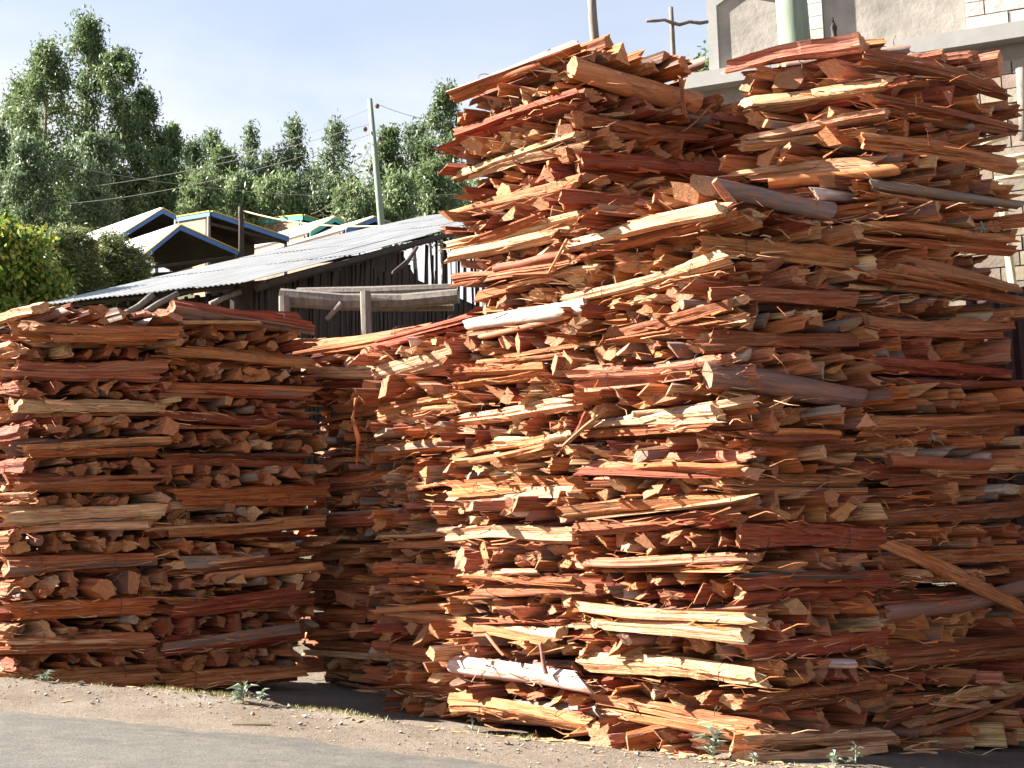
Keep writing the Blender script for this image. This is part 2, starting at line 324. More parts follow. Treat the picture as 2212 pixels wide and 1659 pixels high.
# ------------------------------------------------------------------ split log templates
def log_template(kind, rs):
    Mv, Rn = (20, 17)
    billet = kind == 'billet'
    if billet: kind = 'wedge'
    if kind == 'wedge':
        k = rs.randint(3, 6); an = np.sort((np.arange(k) + rs.uniform(-.28, .28, k)) / k * 2 * pi + rs.uniform(0, 6)); pr = rs.uniform(.42, .62, k)
        P = np.column_stack([pr * np.cos(an), pr * np.sin(an)])
    elif kind == 'slab':
        h = rs.uniform(.28, .45)
        P = np.array([(-.5, -h * rs.uniform(.3, 1)), (rs.uniform(-.2, .2), -h), (.5, -h * rs.uniform(.2, 1)), (.5, h * rs.uniform(.1, .8)), (rs.uniform(-.3, .3), h), (-.5, h * rs.uniform(.2, 1))])
    elif kind == 'strip':
        P = np.array([(-.5, -.16), (.1, -.3), (.5, -.12), (.48, .1), (0, .0), (-.48, .14)])
    else:
        an = np.arange(12) / 12 * 2 * pi; pr = .5 * (1 + rs.uniform(-.06, .06, 12)); P = np.column_stack([pr * np.cos(an), pr * np.sin(an)]); Mv = 12
    if kind != 'pole':
        k = len(P); seg = np.linalg.norm(np.roll(P, -1, 0) - P, axis=1); cnt = np.maximum(1, np.round(seg / seg.sum() * Mv)).astype(int)
        Q = []; edge = []
        for i in range(k):
            for j in range(cnt[i]): Q.append(P[i] + (P[(i + 1) % k] - P[i]) * j / cnt[i]); edge.append(i)
        P = np.array(Q); Mv = len(P); edge = np.array(edge)
        P = P - P.mean(0)
    cen = np.zeros(2); rad = np.linalg.norm(P, axis=1)[:, None]; nrm = P / (rad + 1e-6)
    xs_ = np.linspace(-.5, .5, Rn)
    amp = .02 if kind == 'pole' else (.018 if billet else .034)
    pers = rs.normal(0, amp, Mv); drift = np.cumsum(rs.normal(0, amp * .75, (Rn, Mv)), 0); drift -= drift.mean(0)
    for _ in range(2): drift = .5 * drift + .25 * np.roll(drift, 1, 1) + .25 * np.roll(drift, -1, 1)
    step = np.zeros((Rn, Mv))
    if kind in ('wedge', 'slab'):
        for _ in range(rs.randint(0, 3) if billet else rs.randint(4, 9)):
            a = rs.randint(Mv); w = rs.randint(2, 6); r0 = rs.randint(1, Rn - 2); d = rs.uniform(.08, .2)
            ii = (a + np.arange(w)) % Mv
            u_ = rs.rand()
            if billet: u_ = .9
            if u_ < .33: step[r0:, ii] -= d * .7
            elif u_ < .66: step[:r0, ii] -= d * .7
            else: step[r0:r0 + rs.randint(2, 7), ii] += d * .45 * (1 if rs.rand() < .5 else -1)
    tw = rs.normal(0, .26 if kind != 'strip' else .35); b1, b2 = rs.normal(0, {'strip': .3, 'pole': .26}.get(kind, .15), 2); ph = rs.uniform(0, 3); b3, b4 = rs.normal(0, .055, 2)
    tp = rs.uniform(-.16, .16); ja = {'wedge': .008, 'slab': .012, 'strip': .025, 'pole': .004}[kind]
    if billet: ja = .0012
    jag = [np.abs(rs.normal(0, ja, Mv)) * (1 + 3.5 * (rs.rand(Mv) < .1)) for _ in range(2)]
    sl_ = rs.normal(0, .065, (2, 2)) if kind != 'pole' else rs.normal(0, .05, (2, 2))
    V = []
    for r in range(Rn):
        f = xs_[r]; q = P * (1 + tp * f * 2) + nrm * (pers + drift[r] + step[r])[:, None]
        a = tw * f; q = q @ np.array([[cos(a), sin(a)], [-sin(a), cos(a)]])
        q = q + np.array([b1 * cos(2.4 * f + ph) + b3 * sin(7 * f + ph * 2), b2 * sin(2.6 * f + ph) + b4 * cos(6 * f + ph)])
        x = np.full(Mv, f)
        if r == 0: x = x - jag[0] + q @ sl_[0]
        if r == Rn - 1: x = x + jag[1] + q @ sl_[1]
        if 0 < r < Rn - 1: x = x + rs.normal(0, .012)
        V.append(np.column_stack([x, q]))
    V = np.concatenate(V); Fc = []; mi = []
    bark_edges = set()
    if kind in ('wedge', 'slab'):
        bark_edges = {rs.randint(edge.max() + 1)} if rs.rand() < .38 else set()
    for r in range(Rn - 1):
        for j in range(Mv):
            j2 = (j + 1) % Mv; Fc.append((r * Mv + j, r * Mv + j2, (r + 1) * Mv + j2, (r + 1) * Mv + j))
            mi.append(3 if kind == 'pole' else (1 if edge[j] in bark_edges else 0))
    n = len(V)
    for r, s in ((0, -1), (Rn - 1, 1)):
        ring = V[r * Mv:(r + 1) * Mv]; c = ring.mean(0).copy(); c[0] = ring[:, 0].mean() - s * (rs.uniform(-.002, .002) if billet else rs.uniform(-.012, .02))
        V = np.vstack([V, c[None]]); ci = len(V) - 1
        for j in range(Mv):
            j2 = (j + 1) % Mv; Fc.append((r * Mv + j2, r * Mv + j, ci) if s < 0 else (r * Mv + j, r * Mv + j2, ci)); mi.append(2)
    nm = {'wedge': 'split_log', 'slab': 'split_log', 'strip': 'bark_strip', 'pole': 'branch'}[kind]
    me = mesh_np(nm, V, Fc, [M_SPLIT, M_BARK, M_END, M_POLE], mi)
    bm = bmesh.new(); bm.from_mesh(me); bmesh.ops.recalc_face_normals(bm, faces=bm.faces); bm.to_mesh(me); bm.free()
    if kind == 'pole':
        sm = np.array([p.material_index == 3 for p in me.polygons]); me.polygons.foreach_set('use_smooth', sm)
    return me
LOGS = {k: [log_template(k, np.random.RandomState(100 + i + 1000 * j)) for i in range(n)] for j, (k, n) in enumerate((('wedge', 44), ('slab', 20), ('strip', 10), ('pole', 10), ('billet', 40)))}
PART = {'wedge': 'split_log', 'billet': 'split_log', 'slab': 'split_log', 'strip': 'bark_strip', 'pole': 'branch'}

PAL = {k: (.85 * v[0], .755 * v[1], .735 * v[2]) for k, v in dict(tan=(0.52, 0.235, 0.094), orange=(0.50, 0.175, 0.055), red=(0.34, 0.085, 0.040), brown=(0.34, 0.120, 0.052), cream=(0.72, 0.49, 0.27),
           pink=(0.56, 0.235, 0.14), white=(0.52, 0.46, 0.43), grey=(0.23, 0.19, 0.165), purple=(0.25, 0.14, 0.12)).items()}
WORD = dict(tan='tan', orange='orange', red='dark red', brown='brown', cream='pale cream', pink='pinkish', white='white-barked', grey='grey-barked', purple='purplish-barked')
def jitter(c, a=0.14):
    g = RND.uniform(1 - a, 1 + a); return tuple(max(.01, v * g * RND.uniform(1 - a / 2, 1 + a / 2)) for v in c)

# splinters and torn fibres that stick out of a bundle's face: too many to count
def splinter_mesh(seed, Lx, Wy, H):
    rs = np.random.RandomState(seed); m = MB()
    for _ in range(36):
        face = rs.randint(3)
        if face == 0: p = np.array([rs.uniform(-.5, .5) * Lx, -Wy / 2 - rs.uniform(-.02, .05), rs.uniform(0, H)]); d = np.array([rs.normal(0, 1), rs.normal(-.25, .3), rs.normal(0, .35)])
        else:
            s = 1 if face == 1 else -1
            p = np.array([s * Lx * rs.uniform(.44, .53), rs.uniform(-.5, .5) * Wy, rs.uniform(0, H * .9)]); d = np.array([s * 1.0, rs.normal(0, .5), rs.normal(0, .5)])
        if _ % 2: p = np.array([rs.uniform(-.45, .45) * Lx, -Wy / 2 - rs.uniform(-.015, .03), rs.uniform(0, H)]); d = np.array([rs.choice((-1, 1)), rs.normal(-.10, .12), rs.normal(0, .12)])
        d /= np.linalg.norm(d); ln = rs.uniform(.05, .2) * (1.5 if _ % 2 else 1); w = rs.uniform(.001, .0032) * (2.2 if _ % 2 else 1); b = rs.normal(0, .014, 3); q = np.cross(d, rs.normal(0, 1, 3)); q /= np.linalg.norm(q); r_ = np.cross(d, q)
        a0, a1, a2 = p, p + d * ln * .5 + b, p + d * ln
        n = len(m.V)
        m.V += [tuple(a0 + q * w), tuple(a0 - q * w), tuple(a0 + r_ * w * .6), tuple(a1 + q * w * .8), tuple(a1 - q * w * .8), tuple(a1 + r_ * w * .5), tuple(a2)]
        for i in range(3): j = (i + 1) % 3; m.F.append((n + i, n + j, n + 3 + j, n + 3 + i)); m.F.append((n + 3 + i, n + 3 + j, n + 6))
    return m.mesh('torn_fibre', M_SPLIT)
SPL = [splinter_mesh(i, 1.3, 1.3, .15) for i in range(7)]
def wire_mesh(Wy, H):
    m = MB(); pts = []
    for i in range(25):
        th = 2 * pi * i / 24; c, s = cos(th), sin(th); k = 0.35
        pts.append((0.01 * sin(3 * th), Wy / 2 * math.copysign(abs(c) ** .25, c), H / 2 + H / 2 * math.copysign(abs(s) ** k, s)))
    m.tube(pts, 0.0028, 4); m.tube([pts[18], (0.03, -Wy * .1, H + .03), (0.08, -Wy * .12, H + .05)], 0.0025, 4); return m.mesh('tie_wire', M_WIRE)

AU, AV = radians(42), radians(64)
U_ = np.array([cos(AU), -sin(AU), 0]); V_ = np.array([sin(AV), cos(AV), 0]); C0 = np.array([1.36, 7.8, 0])
ORD = 'zeroth first second third fourth fifth sixth seventh eighth ninth tenth eleventh twelfth thirteenth fourteenth fifteenth sixteenth seventeenth eighteenth nineteenth twentieth'.split()
LAYER = 0.156
KINDS_W = (('wedge', .14), ('billet', .50), ('slab', .21), ('strip', .12), ('pole', .055))
def pick(weights):
    x = RND.random() * sum(w for _, w in weights)
    for k, w in weights:
        x -= w
        if x <= 0: return k
    return weights[-1][0]
FILL = (('tan', .34), ('orange', .17), ('brown', .23), ('red', .10), ('pink', .06), ('cream', .13))
POLES = (('grey', .5), ('purple', .3), ('white', .2))
def add_log(root, kind, x, y, z, ln, w, h, col, yaw=0, pitch=0, roll=0, sh=0.0):
    x += y * sh
    me = RND.choice(LOGS[kind])
    c = jitter(PAL[col])
    return obj(PART[kind], me, root, (x, y, z), (roll, pitch, yaw), (ln, w, h), c)
WIRES = {}
def bundle(stack, origin, orient, z, Wd, Ln, spec, label, lean, au=AU, Hb=LAYER, top=False):
    """one flat tied bundle of firewood, logs along local X, show face at local -Y"""
    col, fk, tilt, size = spec
    tilt = tilt * .55 - 1.5 if orient == 'A' else tilt + 1.5
    ang = -au if orient == 'A' else pi / 2 - AV
    root = empty('firewood_bundle', (origin[0] + lean[0], origin[1] + lean[1], z), ang)
    tag(root, label, 'firewood bundle', 'firewood bundles of the ' + stack)
    phi = (pi / 2 - AV + au) if orient == 'A' else (pi / 2 + AV - au)
    sh = cos(phi) / sin(phi)
    H = Hb
    # front log(s): what the eye sees of a bundle lying along the face
    w = RND.uniform(.11, .15) * size; h = RND.uniform(.115, .155) * size
    tilt += RND.gauss(0, .8); m_ = RND.random(); two = m_ < .55 and size <= 1.0; q_ = H / LAYER; h *= q_
    y0 = -Wd / 2 + w * .42
    if m_ > .60 and size <= 1.0 and RND.random() < (.75 if orient == 'A' else .25):
        for q in range(RND.randint(3, 5)):
            add_log(root, pick((('wedge', .5), ('slab', .4), ('pole', .1))), RND.uniform(-.25, .25) * Ln, y0 + RND.uniform(-.05, .04), H * (.2 + .2 * q) + RND.gauss(0, .01), Ln * RND.uniform(.45, .85), RND.uniform(.07, .13), RND.uniform(.05, .085), col if RND.random() < .45 and col not in ('grey', 'purple', 'white') else pick(FILL), RND.gauss(0, .05), -radians(tilt) + RND.gauss(0, .04), RND.gauss(0, .5), sh)
    elif two:
        h1 = RND.uniform(.07, .095) * q_
        add_log(root, fk if fk != 'pole' else 'pole', RND.gauss(0, .03), y0, h1 * .55 + .055 * q_, Ln * RND.uniform(.90, 1.03), w, h1 * 1.25, col, RND.gauss(0, .025), -radians(tilt) + RND.gauss(0, .012), RND.gauss(0, .3), sh)
        c2 = col if col in ('tan', 'orange', 'red', 'brown', 'cream', 'pink') and RND.random() < .6 else pick(FILL)
        add_log(root, pick((('wedge', .6), ('slab', .4))), RND.gauss(0, .06), y0 + RND.uniform(-.02, .03), .032 * q_, Ln * RND.uniform(.8, 1.02), w * RND.uniform(.6, 1.0), .085 * q_, c2, RND.gauss(0, .04), -radians(tilt) * .7 + RND.gauss(0, .012), RND.gauss(0, .3), sh)
    else:
        add_log(root, fk, RND.gauss(0, .03), y0, H * .52, Ln * RND.uniform(.92, 1.04), w, h, col, RND.gauss(0, .02), -radians(tilt) + RND.gauss(0, .01), RND.gauss(0, .35), sh)
    if m_ < .2 or m_ > .85: add_log(root, pick((('slab', .5), ('strip', .3), ('pole', .2))), RND.gauss(0, .12), y0 - .03, RND.uniform(.2, .95) * H, Ln * RND.uniform(.45, .95), RND.uniform(.04, .07), RND.uniform(.03, .05), pick(FILL + (('white', .08), ('grey', .06))), RND.gauss(0, .05), RND.gauss(0, .05), RND.gauss(0, .5), sh)
    # the rest
    y = -Wd / 2 + w * .9
    while y < Wd / 2 - .02:
        big = RND.random() < .30
        st = RND.uniform(.10, .17) if big else RND.uniform(.075, .135)
        for r in range(1 if big else 2):
            k = pick(KINDS_W); c = pick(POLES) if k == 'pole' else (col if RND.random() < .25 and col in ('tan', 'orange', 'red', 'brown', 'pink') else pick(FILL))
            hh = (RND.uniform(.12, .175) if big else RND.uniform(.07, .11)) * q_
            if k == 'pole': ww = hh = RND.uniform(.05, .10)
            else: ww = st * RND.uniform(.95, 1.35)
            zz = H * .5 if big else ((.042 + r * .074) * q_ + RND.gauss(0, .008))
            add_log(root, k, RND.gauss(0, .055), y + st / 2 + RND.gauss(0, .01), zz, Ln * RND.uniform(.80, 1.0), ww, hh, c, RND.gauss(0, .035), RND.gauss(0, .018), RND.gauss(0, .4) + (pi if RND.random() < .5 else 0), sh)
        y += st
    for wx in (-.27, .27):
        key = round(Wd, 2)
        if key not in WIRES: WIRES[key] = wire_mesh(Wd + .05, LAYER + .015)
        obj('tie_wire', WIRES[key], root, (wx * Ln, 0, -.005), (0, 0, -math.atan(sh) + RND.gauss(0, .05)))
    if top: return root
    f = obj('torn_fibre', RND.choice(SPL), root, (0, 0, 0), (0, 0, 0), (Ln / 1.3, Wd / 1.3, H / .15), jitter(PAL[pick((('tan', .5), ('orange', .3), ('cream', .2)))]))
    f['kind'] = 'stuff'
    return root

def column(stack, a, b, Lu, Lv, n, first, specs, lean_top=(0, 0), base_drop=0.0, skip=(), jit=1.0, zadd=0.0, au=AU, top_out=0.0):
    """a crossed stack: near corner at C0 + a*U_ + b*V_, layers listed from the top"""
    near = C0 + a * U_ + b * V_; mid = near - np.array([cos(au), -sin(au), 0]) * Lu / 2 + V_ * Lv / 2
    zb = float(ground_z(mid[0], mid[1])) ; zb = Z0 + SL * near[0] - base_drop + zadd
    hs = [RND.uniform(.78, 1.22) for _ in range(n)]; hk = LAYER * n / sum(hs); hs = [h * hk for h in hs]; zz_ = [0.0] * n; acc = 0.0
    for k in range(n - 1, -1, -1): zz_[k] = acc; acc += hs[k]
    bp = [RND.uniform(0, 6.28) for _ in range(4)]
    for k in range(n):
        orient = first if k % 2 == 0 else ('B' if first == 'A' else 'A')
        z = zb + zz_[k]
        if k in skip: continue
        f = (n - 1 - k) / max(1, n - 1)
        lean = (lean_top[0] * f + RND.gauss(0, .03) * jit + .045 * sin(zz_[k] * 2.6 + bp[0]) * jit, lean_top[1] * f + RND.gauss(0, .03) * jit + .04 * sin(zz_[k] * 2.1 + bp[1]) * jit)
        if k < 2 and top_out: lean = (lean[0] + U_[0] * top_out, lean[1] + U_[1] * top_out)
        sp = specs.get(k)
        if sp is None: sp = (pick((('tan', .34), ('orange', .2), ('brown', .18), ('red', .2), ('cream', .08))), 'wedge', RND.gauss(0, 1.8), 1.0)
        else:
            sp = (list(sp) + ['wedge', 0, 1.0][len(sp) - 1:]) if len(sp) < 4 else sp
        up = n - k
        pos = (ORD[k + 1] + ' from the top of the ') if k + 1 <= 20 and k < n / 2 + 4 else (ORD[up] + ' from the base of the ')
        if k == 0: pos = 'topmost of the '
        lab = f"{WORD[sp[0]]} bundle, {pos}{stack}"
        Ln, Wd = (Lu, Lv * sin(au + pi / 2 - AV)) if orient == 'A' else (Lv, Lu * sin(au + pi / 2 - AV))
        bundle(stack, mid, orient, z, Wd, Ln, sp, lab, lean, au, hs[k], k == 0)
    return mid, zb

S = dict
T2 = {0: ('grey', 'pole', 0, .95), 1: ('cream', 'slab', 3), 2: ('tan', 'slab'), 3: ('cream', 'wedge', 7), 4: ('brown',), 5: ('cream', 'wedge', 9), 6: ('brown',), 7: ('pink',), 8: ('purple', 'pole', -7, 1.05), 9: ('cream', 'slab'), 10: ('red',),
      11: ('orange',), 12: ('tan', 'wedge', -4), 13: ('tan', 'wedge', 4), 14: ('red', 'wedge', -2), 15: ('pink', 'slab', 2), 16: ('red', 'wedge', -2), 17: ('cream', 'slab'), 18: ('red',), 19: ('cream', 'slab'), 20: ('brown', 'wedge', 3), 21: ('tan', 'wedge', -4)}
T1 = {0: ('orange', 'wedge', 6, 1.05), 1: ('tan', 'pole', -2, 1.25), 2: ('red', 'wedge', 4), 3: ('brown',), 4: ('cream', 'wedge', 5), 5: ('red', 'wedge', 2), 6: ('tan', 'wedge', 2), 7: ('red', 'wedge', 1), 8: ('cream', 'slab', 3), 10: ('cream', 'slab', 2), 12: ('white', 'pole', 0, .8),
      14: ('tan',), 16: ('cream', 'slab', 0, 1.1), 18: ('tan', 'wedge', 3), 20: ('orange',), 22: ('cream', 'slab', -2), 24: ('orange',), 26: ('white', 'pole', 3, .8), 28: ('white', 'pole', -3, .85), 30: ('tan',)}
T3 = {0: ('pink', 'slab', 2, 1.1), 1: ('brown', 'wedge', -3, 1.05), 2: ('cream', 'slab'), 3: ('brown', 'wedge', -3), 4: ('cream', 'slab', 1), 5: ('tan', 'wedge', -2, 1.05), 6: ('cream',), 7: ('grey', 'pole', 1, .7), 8: ('orange',), 9: ('tan', 'slab', 1), 11: ('tan', 'wedge', -3),
      13: ('tan',), 15: ('red', 'strip', 0), 17: ('tan',), 19: ('brown', 'wedge', -1), 21: ('brown',), 23: ('tan',), 25: ('purple', 'pole', 1, .8), 27: ('brown',), 29: ('brown', 'wedge', 3)}
L1 = {0: ('cream', 'slab', 0, 1.1), 1: ('tan', 'slab', 0), 2: ('cream', 'slab', 2), 4: ('red', 'wedge', 2), 6: ('red', 'wedge', 0, 1.05), 8: ('red', 'wedge', 3), 10: ('tan', 'slab', 1), 12: ('tan',), 14: ('brown',), 16: ('brown', 'wedge', -1), 18: ('red',), 3: ('pink',), 5: ('cream',), 7: ('cream',), 9: ('tan',), 11: ('cream',)}
L2 = {0: ('red', 'wedge', -7, 1.15), 2: ('tan', 'slab', -3), 4: ('tan', 'wedge', -3), 6: ('red', 'wedge', -2, 1.05), 8: ('brown',), 10: ('orange',), 12: ('tan', 'wedge', 0, 1.05), 14: ('tan',), 16: ('red', 'wedge', 4), 18: ('red', 'wedge', 4)}
MS = {0: ('red', 'slab', 4), 2: ('grey', 'pole', 6, .8), 4: ('tan', 'slab', 3), 6: ('tan', 'slab', 1), 8: ('orange', 'slab'), 10: ('tan', 'slab', 1), 12: ('orange',), 14: ('tan', 'wedge', 2), 16: ('brown', 'wedge', 1)}
column('corner stack by the roadside', 0, 0, 1.30, 1.12, 23, 'B', T2, (-.05, 0), .02)
column('tallest stack below the grey post', -1.29, .0, 1.28, 1.2, 31, 'A', T1, (.12, .03), .02)
column('tall stack beside the stone wall', -.02, 1.19, .95, 1.34, 31, 'A', T3, (.06, 0), .02, au=radians(20))
column('low stack nearest the bushes', -5.02, -1.86, 1.30, 1.18, 20, 'A', L1, (.0, 0), .14, top_out=.28)
column('low stack beside the dark gap', -5.02, -.62, 1.30, 1.30, 21, 'B', L2, (0, 0), .14)
column('stack before the log rails', -2.64, .34, 1.14, 1.1, 20, 'A', MS, (0, 0), .14)
column('stack deep in the dark gap', -4.2, 1.08, 1.7, 1.1, 21, 'A', {}, (0, 0), .14)
column('stack wedged between the two towers', -1.18, 1.22, 1.3, 1.2, 30, 'A', {0: ('pink', 'slab', 0), 1: ('red', 'wedge'), 2: ('red', 'wedge'), 3: ('brown',), 4: ('red',)}, (0, 0), .02, skip=range(10, 30))
# hidden body of that stack: nothing of it can be told apart
mid = C0 - 1.18 * U_ + 1.22 * V_ - U_ * .65 + V_ * .6
vv, ff, k0 = [], [], 0
for k in range(20):
    a = -AU if k % 2 else pi / 2 - AV
    for j in range(5):
        me = LOGS['wedge'][(k * 5 + j) % 44]; co = np.empty(len(me.vertices) * 3); me.vertices.foreach_get('co', co); co = co.reshape(-1, 3) * (1.28, .27, .17)
        co[:, 1] += (j - 2) * .26; x = co[:, 0] * cos(a) - co[:, 1] * sin(a) + mid[0]; y = co[:, 0] * sin(a) + co[:, 1] * cos(a) + mid[1]
        vv.append(np.column_stack([x, y, co[:, 2] + Z0 + SL * mid[0] + .06 + k * LAYER])); ff += [tuple(i + k0 for i in p.vertices) for p in me.polygons]; k0 += len(co)
o = obj('inner_firewood', mesh_np('inner_firewood', np.concatenate(vv), ff, [M_SPLIT]), color=PAL['brown'])
tag(o, 'dark mass of firewood deep between the two tall stacks', 'firewood', kind='stuff')

# ---- loose pieces resting on the stacks
def loose(name, kind, p, q, w, h, col, label, cat, seed=0, roll=0):
    p, q = np.array(p), np.array(q); d = q - p; ln = np.linalg.norm(d); c = (p + q) / 2
    yaw = math.atan2(d[1], d[0]); pit = -math.asin(d[2] / ln)
    o = obj(name, LOGS[kind][seed % len(LOGS[kind])], None, tuple(c), (roll, pit, yaw), (ln, w, h), PAL[col]); return tag(o, label, cat)
nB = np.array([V_[1], -V_[0], 0]); nA = np.array([-sin(AU), -cos(AU), 0])
fB3 = C0 - .02 * U_ + 1.16 * V_ + nB * .09
loose('loose_plank', 'slab', on_plane(1915, 1178, fB3, nB), on_plane(2205, 1312, fB3, nB), .035, .17, 'tan', 'flat tan plank slanting down across the tall stack beside the stone wall', 'plank', 3)
fB2 = C0 + nB * .02
loose('stub_branch', 'pole', on_plane(1538, 392, C0 + V_ * .1, nB), on_plane(1590, 440, C0 + V_ * .1, nB), .05, .05, 'pink', 'short pinkish stub poking up behind the grey log on the corner stack', 'branch', 2)
fA1 = C0 - 1.29 * U_ + nA * .07
loose('loose_stick', 'pole', on_plane(1185, 590, fA1, nA), on_plane(1225, 520, fA1, nA), .022, .022, 'tan', 'thin tan stick leaning on the sunlit face of the tallest stack', 'stick', 4)
loose('loose_stick', 'pole', on_plane(1166, 1392, fA1, nA), on_plane(1182, 1455, fA1, nA), .03, .03, 'purple', 'short dark stick hanging low on the tallest stack near the road', 'stick', 5)
loose('loose_stick', 'pole', on_plane(1050, 1372, fA1, nA), on_plane(1090, 1415, fA1, nA), .025, .025, 'pink', 'pinkish twig jutting from the lower left of the tallest stack', 'stick', 6)
loose('bark_curl', 'strip', on_plane(1210, 965, fA1, nA), on_plane(1270, 900, fA1, nA), .05, .05, 'red', 'twisted red bark curl leaning beside the pale log at mid height', 'bark strip', 4)
loose('bark_curl', 'strip', on_plane(1225, 960, fA1, nA), on_plane(1305, 885, fA1, nA), .05, .04, 'cream', 'pale splinter slanting beside the twisted red bark curl', 'bark strip', 6)
fAm = C0 - 2.64 * U_ + .34 * V_ + nA * .08
m = MB(); m.tube([on_plane(770, 860, fAm, nA), on_plane(762, 905, fAm, nA), on_plane(774, 950, fAm, nA), on_plane(770, 1005, fAm, nA)], [.022, .018, .022, .008], 5, .2)
tag(m.build('hanging_bark', M_SPLIT, color=PAL['orange']), 'long strip of bark hanging down the middle stack', 'bark strip')
fBt = C0 - 1.29 * U_ + nB * .09 + V_ * .5
loose('loose_stick', 'slab', on_plane(1478, 245, fBt, nB), on_plane(1472, 170, fBt, nB), .035, .03, 'tan', 'upright pale lath under the big round log near the top', 'stick', 7)
loose('loose_stick', 'strip', on_plane(1478, 275, fBt, nB), on_plane(1535, 232, fBt, nB), .03, .03, 'tan', 'crooked tan splinter jutting out under the big round log', 'stick', 1)

def sprig(name, base, d, n, ln, wd, mat, label, cat, seed, upright=True):
    rs = np.random.RandomState(seed); root = empty(name, tuple(base)); tag(root, label, cat)
    m = MB(); st = MB(); d = np.array(d, float)
    st.tube([(0, 0, -.03), d * .5 + rs.normal(0, .01, 3), d], [.006, .005, .003], 4)
    for i in range(n):
        f = rs.uniform(.1, 1); p = d * f; az = rs.uniform(0, 6.28); el = rs.uniform(.1, 1.0) if upright else rs.uniform(-1, .2)
        a = np.array([cos(az) * cos(el), sin(az) * cos(el), sin(el)]); side = np.cross(a, [0, 0, 1.0]); side /= np.linalg.norm(side); l_ = ln * rs.uniform(.6, 1.1); w_ = wd * rs.uniform(.7, 1.1)
        up = np.cross(side, a) * w_ * .35
        q0, q1, q2, q3 = p, p + a * l_ * .45 + side * w_ / 2 + up, p + a * l_ - np.array([0, 0, l_ * .25]), p + a * l_ * .45 - side * w_ / 2 + up
        mid_ = p + a * l_ * .45
        n0 = len(m.V); m.V += [tuple(q0), tuple(q1), tuple(q2), tuple(q3), tuple(mid_)]
        m.F += [(n0, n0 + 1, n0 + 4), (n0 + 1, n0 + 2, n0 + 4), (n0 + 2, n0 + 3, n0 + 4), (n0 + 3, n0, n0 + 4)]
    st.build('stem', M_LEAF_W, root); m.build('foliage', mat, root); return root
def ground_at(X, Y):
    d = 4.0
    for _ in range(4000):
        p = at(X, Y, d)
        if p[2] <= float(ground_z(p[0], p[1])): return np.array([p[0], p[1], float(ground_z(p[0], p[1]))])
        d += .01
    return p
for (X, Y, n, ln, hh, lab, sd) in ((95, 1472, 12, .09, .06, 'low grey-green weed at the foot of the stack nearest the bushes', 1),
                                  (525, 1520, 22, .13, .12, 'bushy grey-green weed on the verge before the dark gap', 2),
                                  (560, 1520, 12, .09, .07, 'smaller grey-green weed just beside the bushy one', 3),
                                  (1020, 1578, 14, .09, .15, 'slim upright weed at the foot of the tallest stack', 4),
                                  (1540, 1640, 20, .14, .13, 'leafy green weed at the foot of the corner stack', 5),
                                  (1628, 1652, 9, .06, .04, 'tiny pale weed at the edge of the shaded stack base', 6),
                                  (1800, 1662, 12, .08, .06, 'low pale weed at the bottom edge of the picture', 7),
                                  (1848, 1662, 12, .07, .12, 'upright pale weed in front of the shaded tall stack', 8)):
    sprig('weed', ground_at(X, min(Y, 1655)) if Y < 1656 else ground_at(X, 1655), (.01, .0, hh), n, ln, ln * .42, M_LEAF_W, lab, 'weed', sd)
sprig('leaf_sprig', on_plane(2118, 470, fB3, nB), (.02, -.02, -.12), 6, .12, .03, M_LEAF_W, 'blue-green leaf sprig caught in the tall stack beside the stone wall', 'leaf sprig', 9, False)
sprig('leaf_sprig', on_plane(2012, 935, fB3, nB), (.01, -.02, -.05), 3, .08, .025, M_LEAF_W, 'small pale leaf sprig stuck in the shaded face of the tall stack', 'leaf sprig', 10, False)

# grass, chips and pebbles on the verge
def scatter_blades(n, seed):
    rs = np.random.RandomState(seed); V = []; Fq = []
    while len(Fq) < n:
        x = rs.uniform(-3.2, .1) if rs.rand() < .8 else rs.uniform(-4.2, 2.6)
        dens = .5 + .5 * sin(x * 5.1 + 1) + .3 * sin(x * 11)
        if rs.rand() > dens: continue
        y = lip_y(x) - abs(rs.normal(0, .10)) + .04
        z = float(ground_z(x, y)); h = rs.uniform(.01, .035); a = rs.uniform(0, 6.28); dx, dy = cos(a) * .004, sin(a) * .004; lx, ly = rs.normal(0, .02, 2)
        k = len(V); V += [(x - dx, y - dy, z - .005), (x + dx, y + dy, z - .005), (x + lx, y + ly, z + h)]; Fq.append((k, k + 1, k + 2))
    return mesh_np('verge_grass', np.array(V), Fq, [M_GRASS])
tag(obj('verge_grass', scatter_blades(1300, 3)), 'sparse dry grass along the crest of the verge', 'grass', kind='stuff')
def scatter_bits(name, n, seed, mat, sz, flat, fn):
    rs = np.random.RandomState(seed); V = []; Fq = []
    base = np.array([(1, 1, 1), (1, -1, -1), (-1, 1, -1), (-1, -1, 1), (0, 0, 1.2), (.2, 0, -1.2)])
    for _ in range(n):
        x, y = fn(rs); z = float(ground_z(x, y)); s = sz * rs.lognormal(0, .5); a = rs.uniform(0, 6.28); e = rs.uniform(1, 4) if flat else rs.uniform(.8, 1.4)
        L_ = np.array([s * e, s, s * (.25 if flat else .7)]); p = np.array([(1, .8, 1), (1, -1, .2), (-1, .9, .4), (-1, -1, 1), (.1, .1, 1.6), (0, 0, -1)]) * L_ * .5 * rs.uniform(.7, 1.2, (6, 3))
        c, s_ = cos(a), sin(a); k = len(V)
        V += [(x + q[0] * c - q[1] * s_, y + q[0] * s_ + q[1] * c, z + .3 * L_[2] + q[2]) for q in p]
        for t in ((0, 1, 4), (1, 3, 4), (3, 2, 4), (2, 0, 4), (1, 0, 5), (3, 1, 5), (2, 3, 5), (0, 2, 5)): Fq.append(tuple(k + i for i in t))
    return mesh_np(name, np.array(V), Fq, [mat])
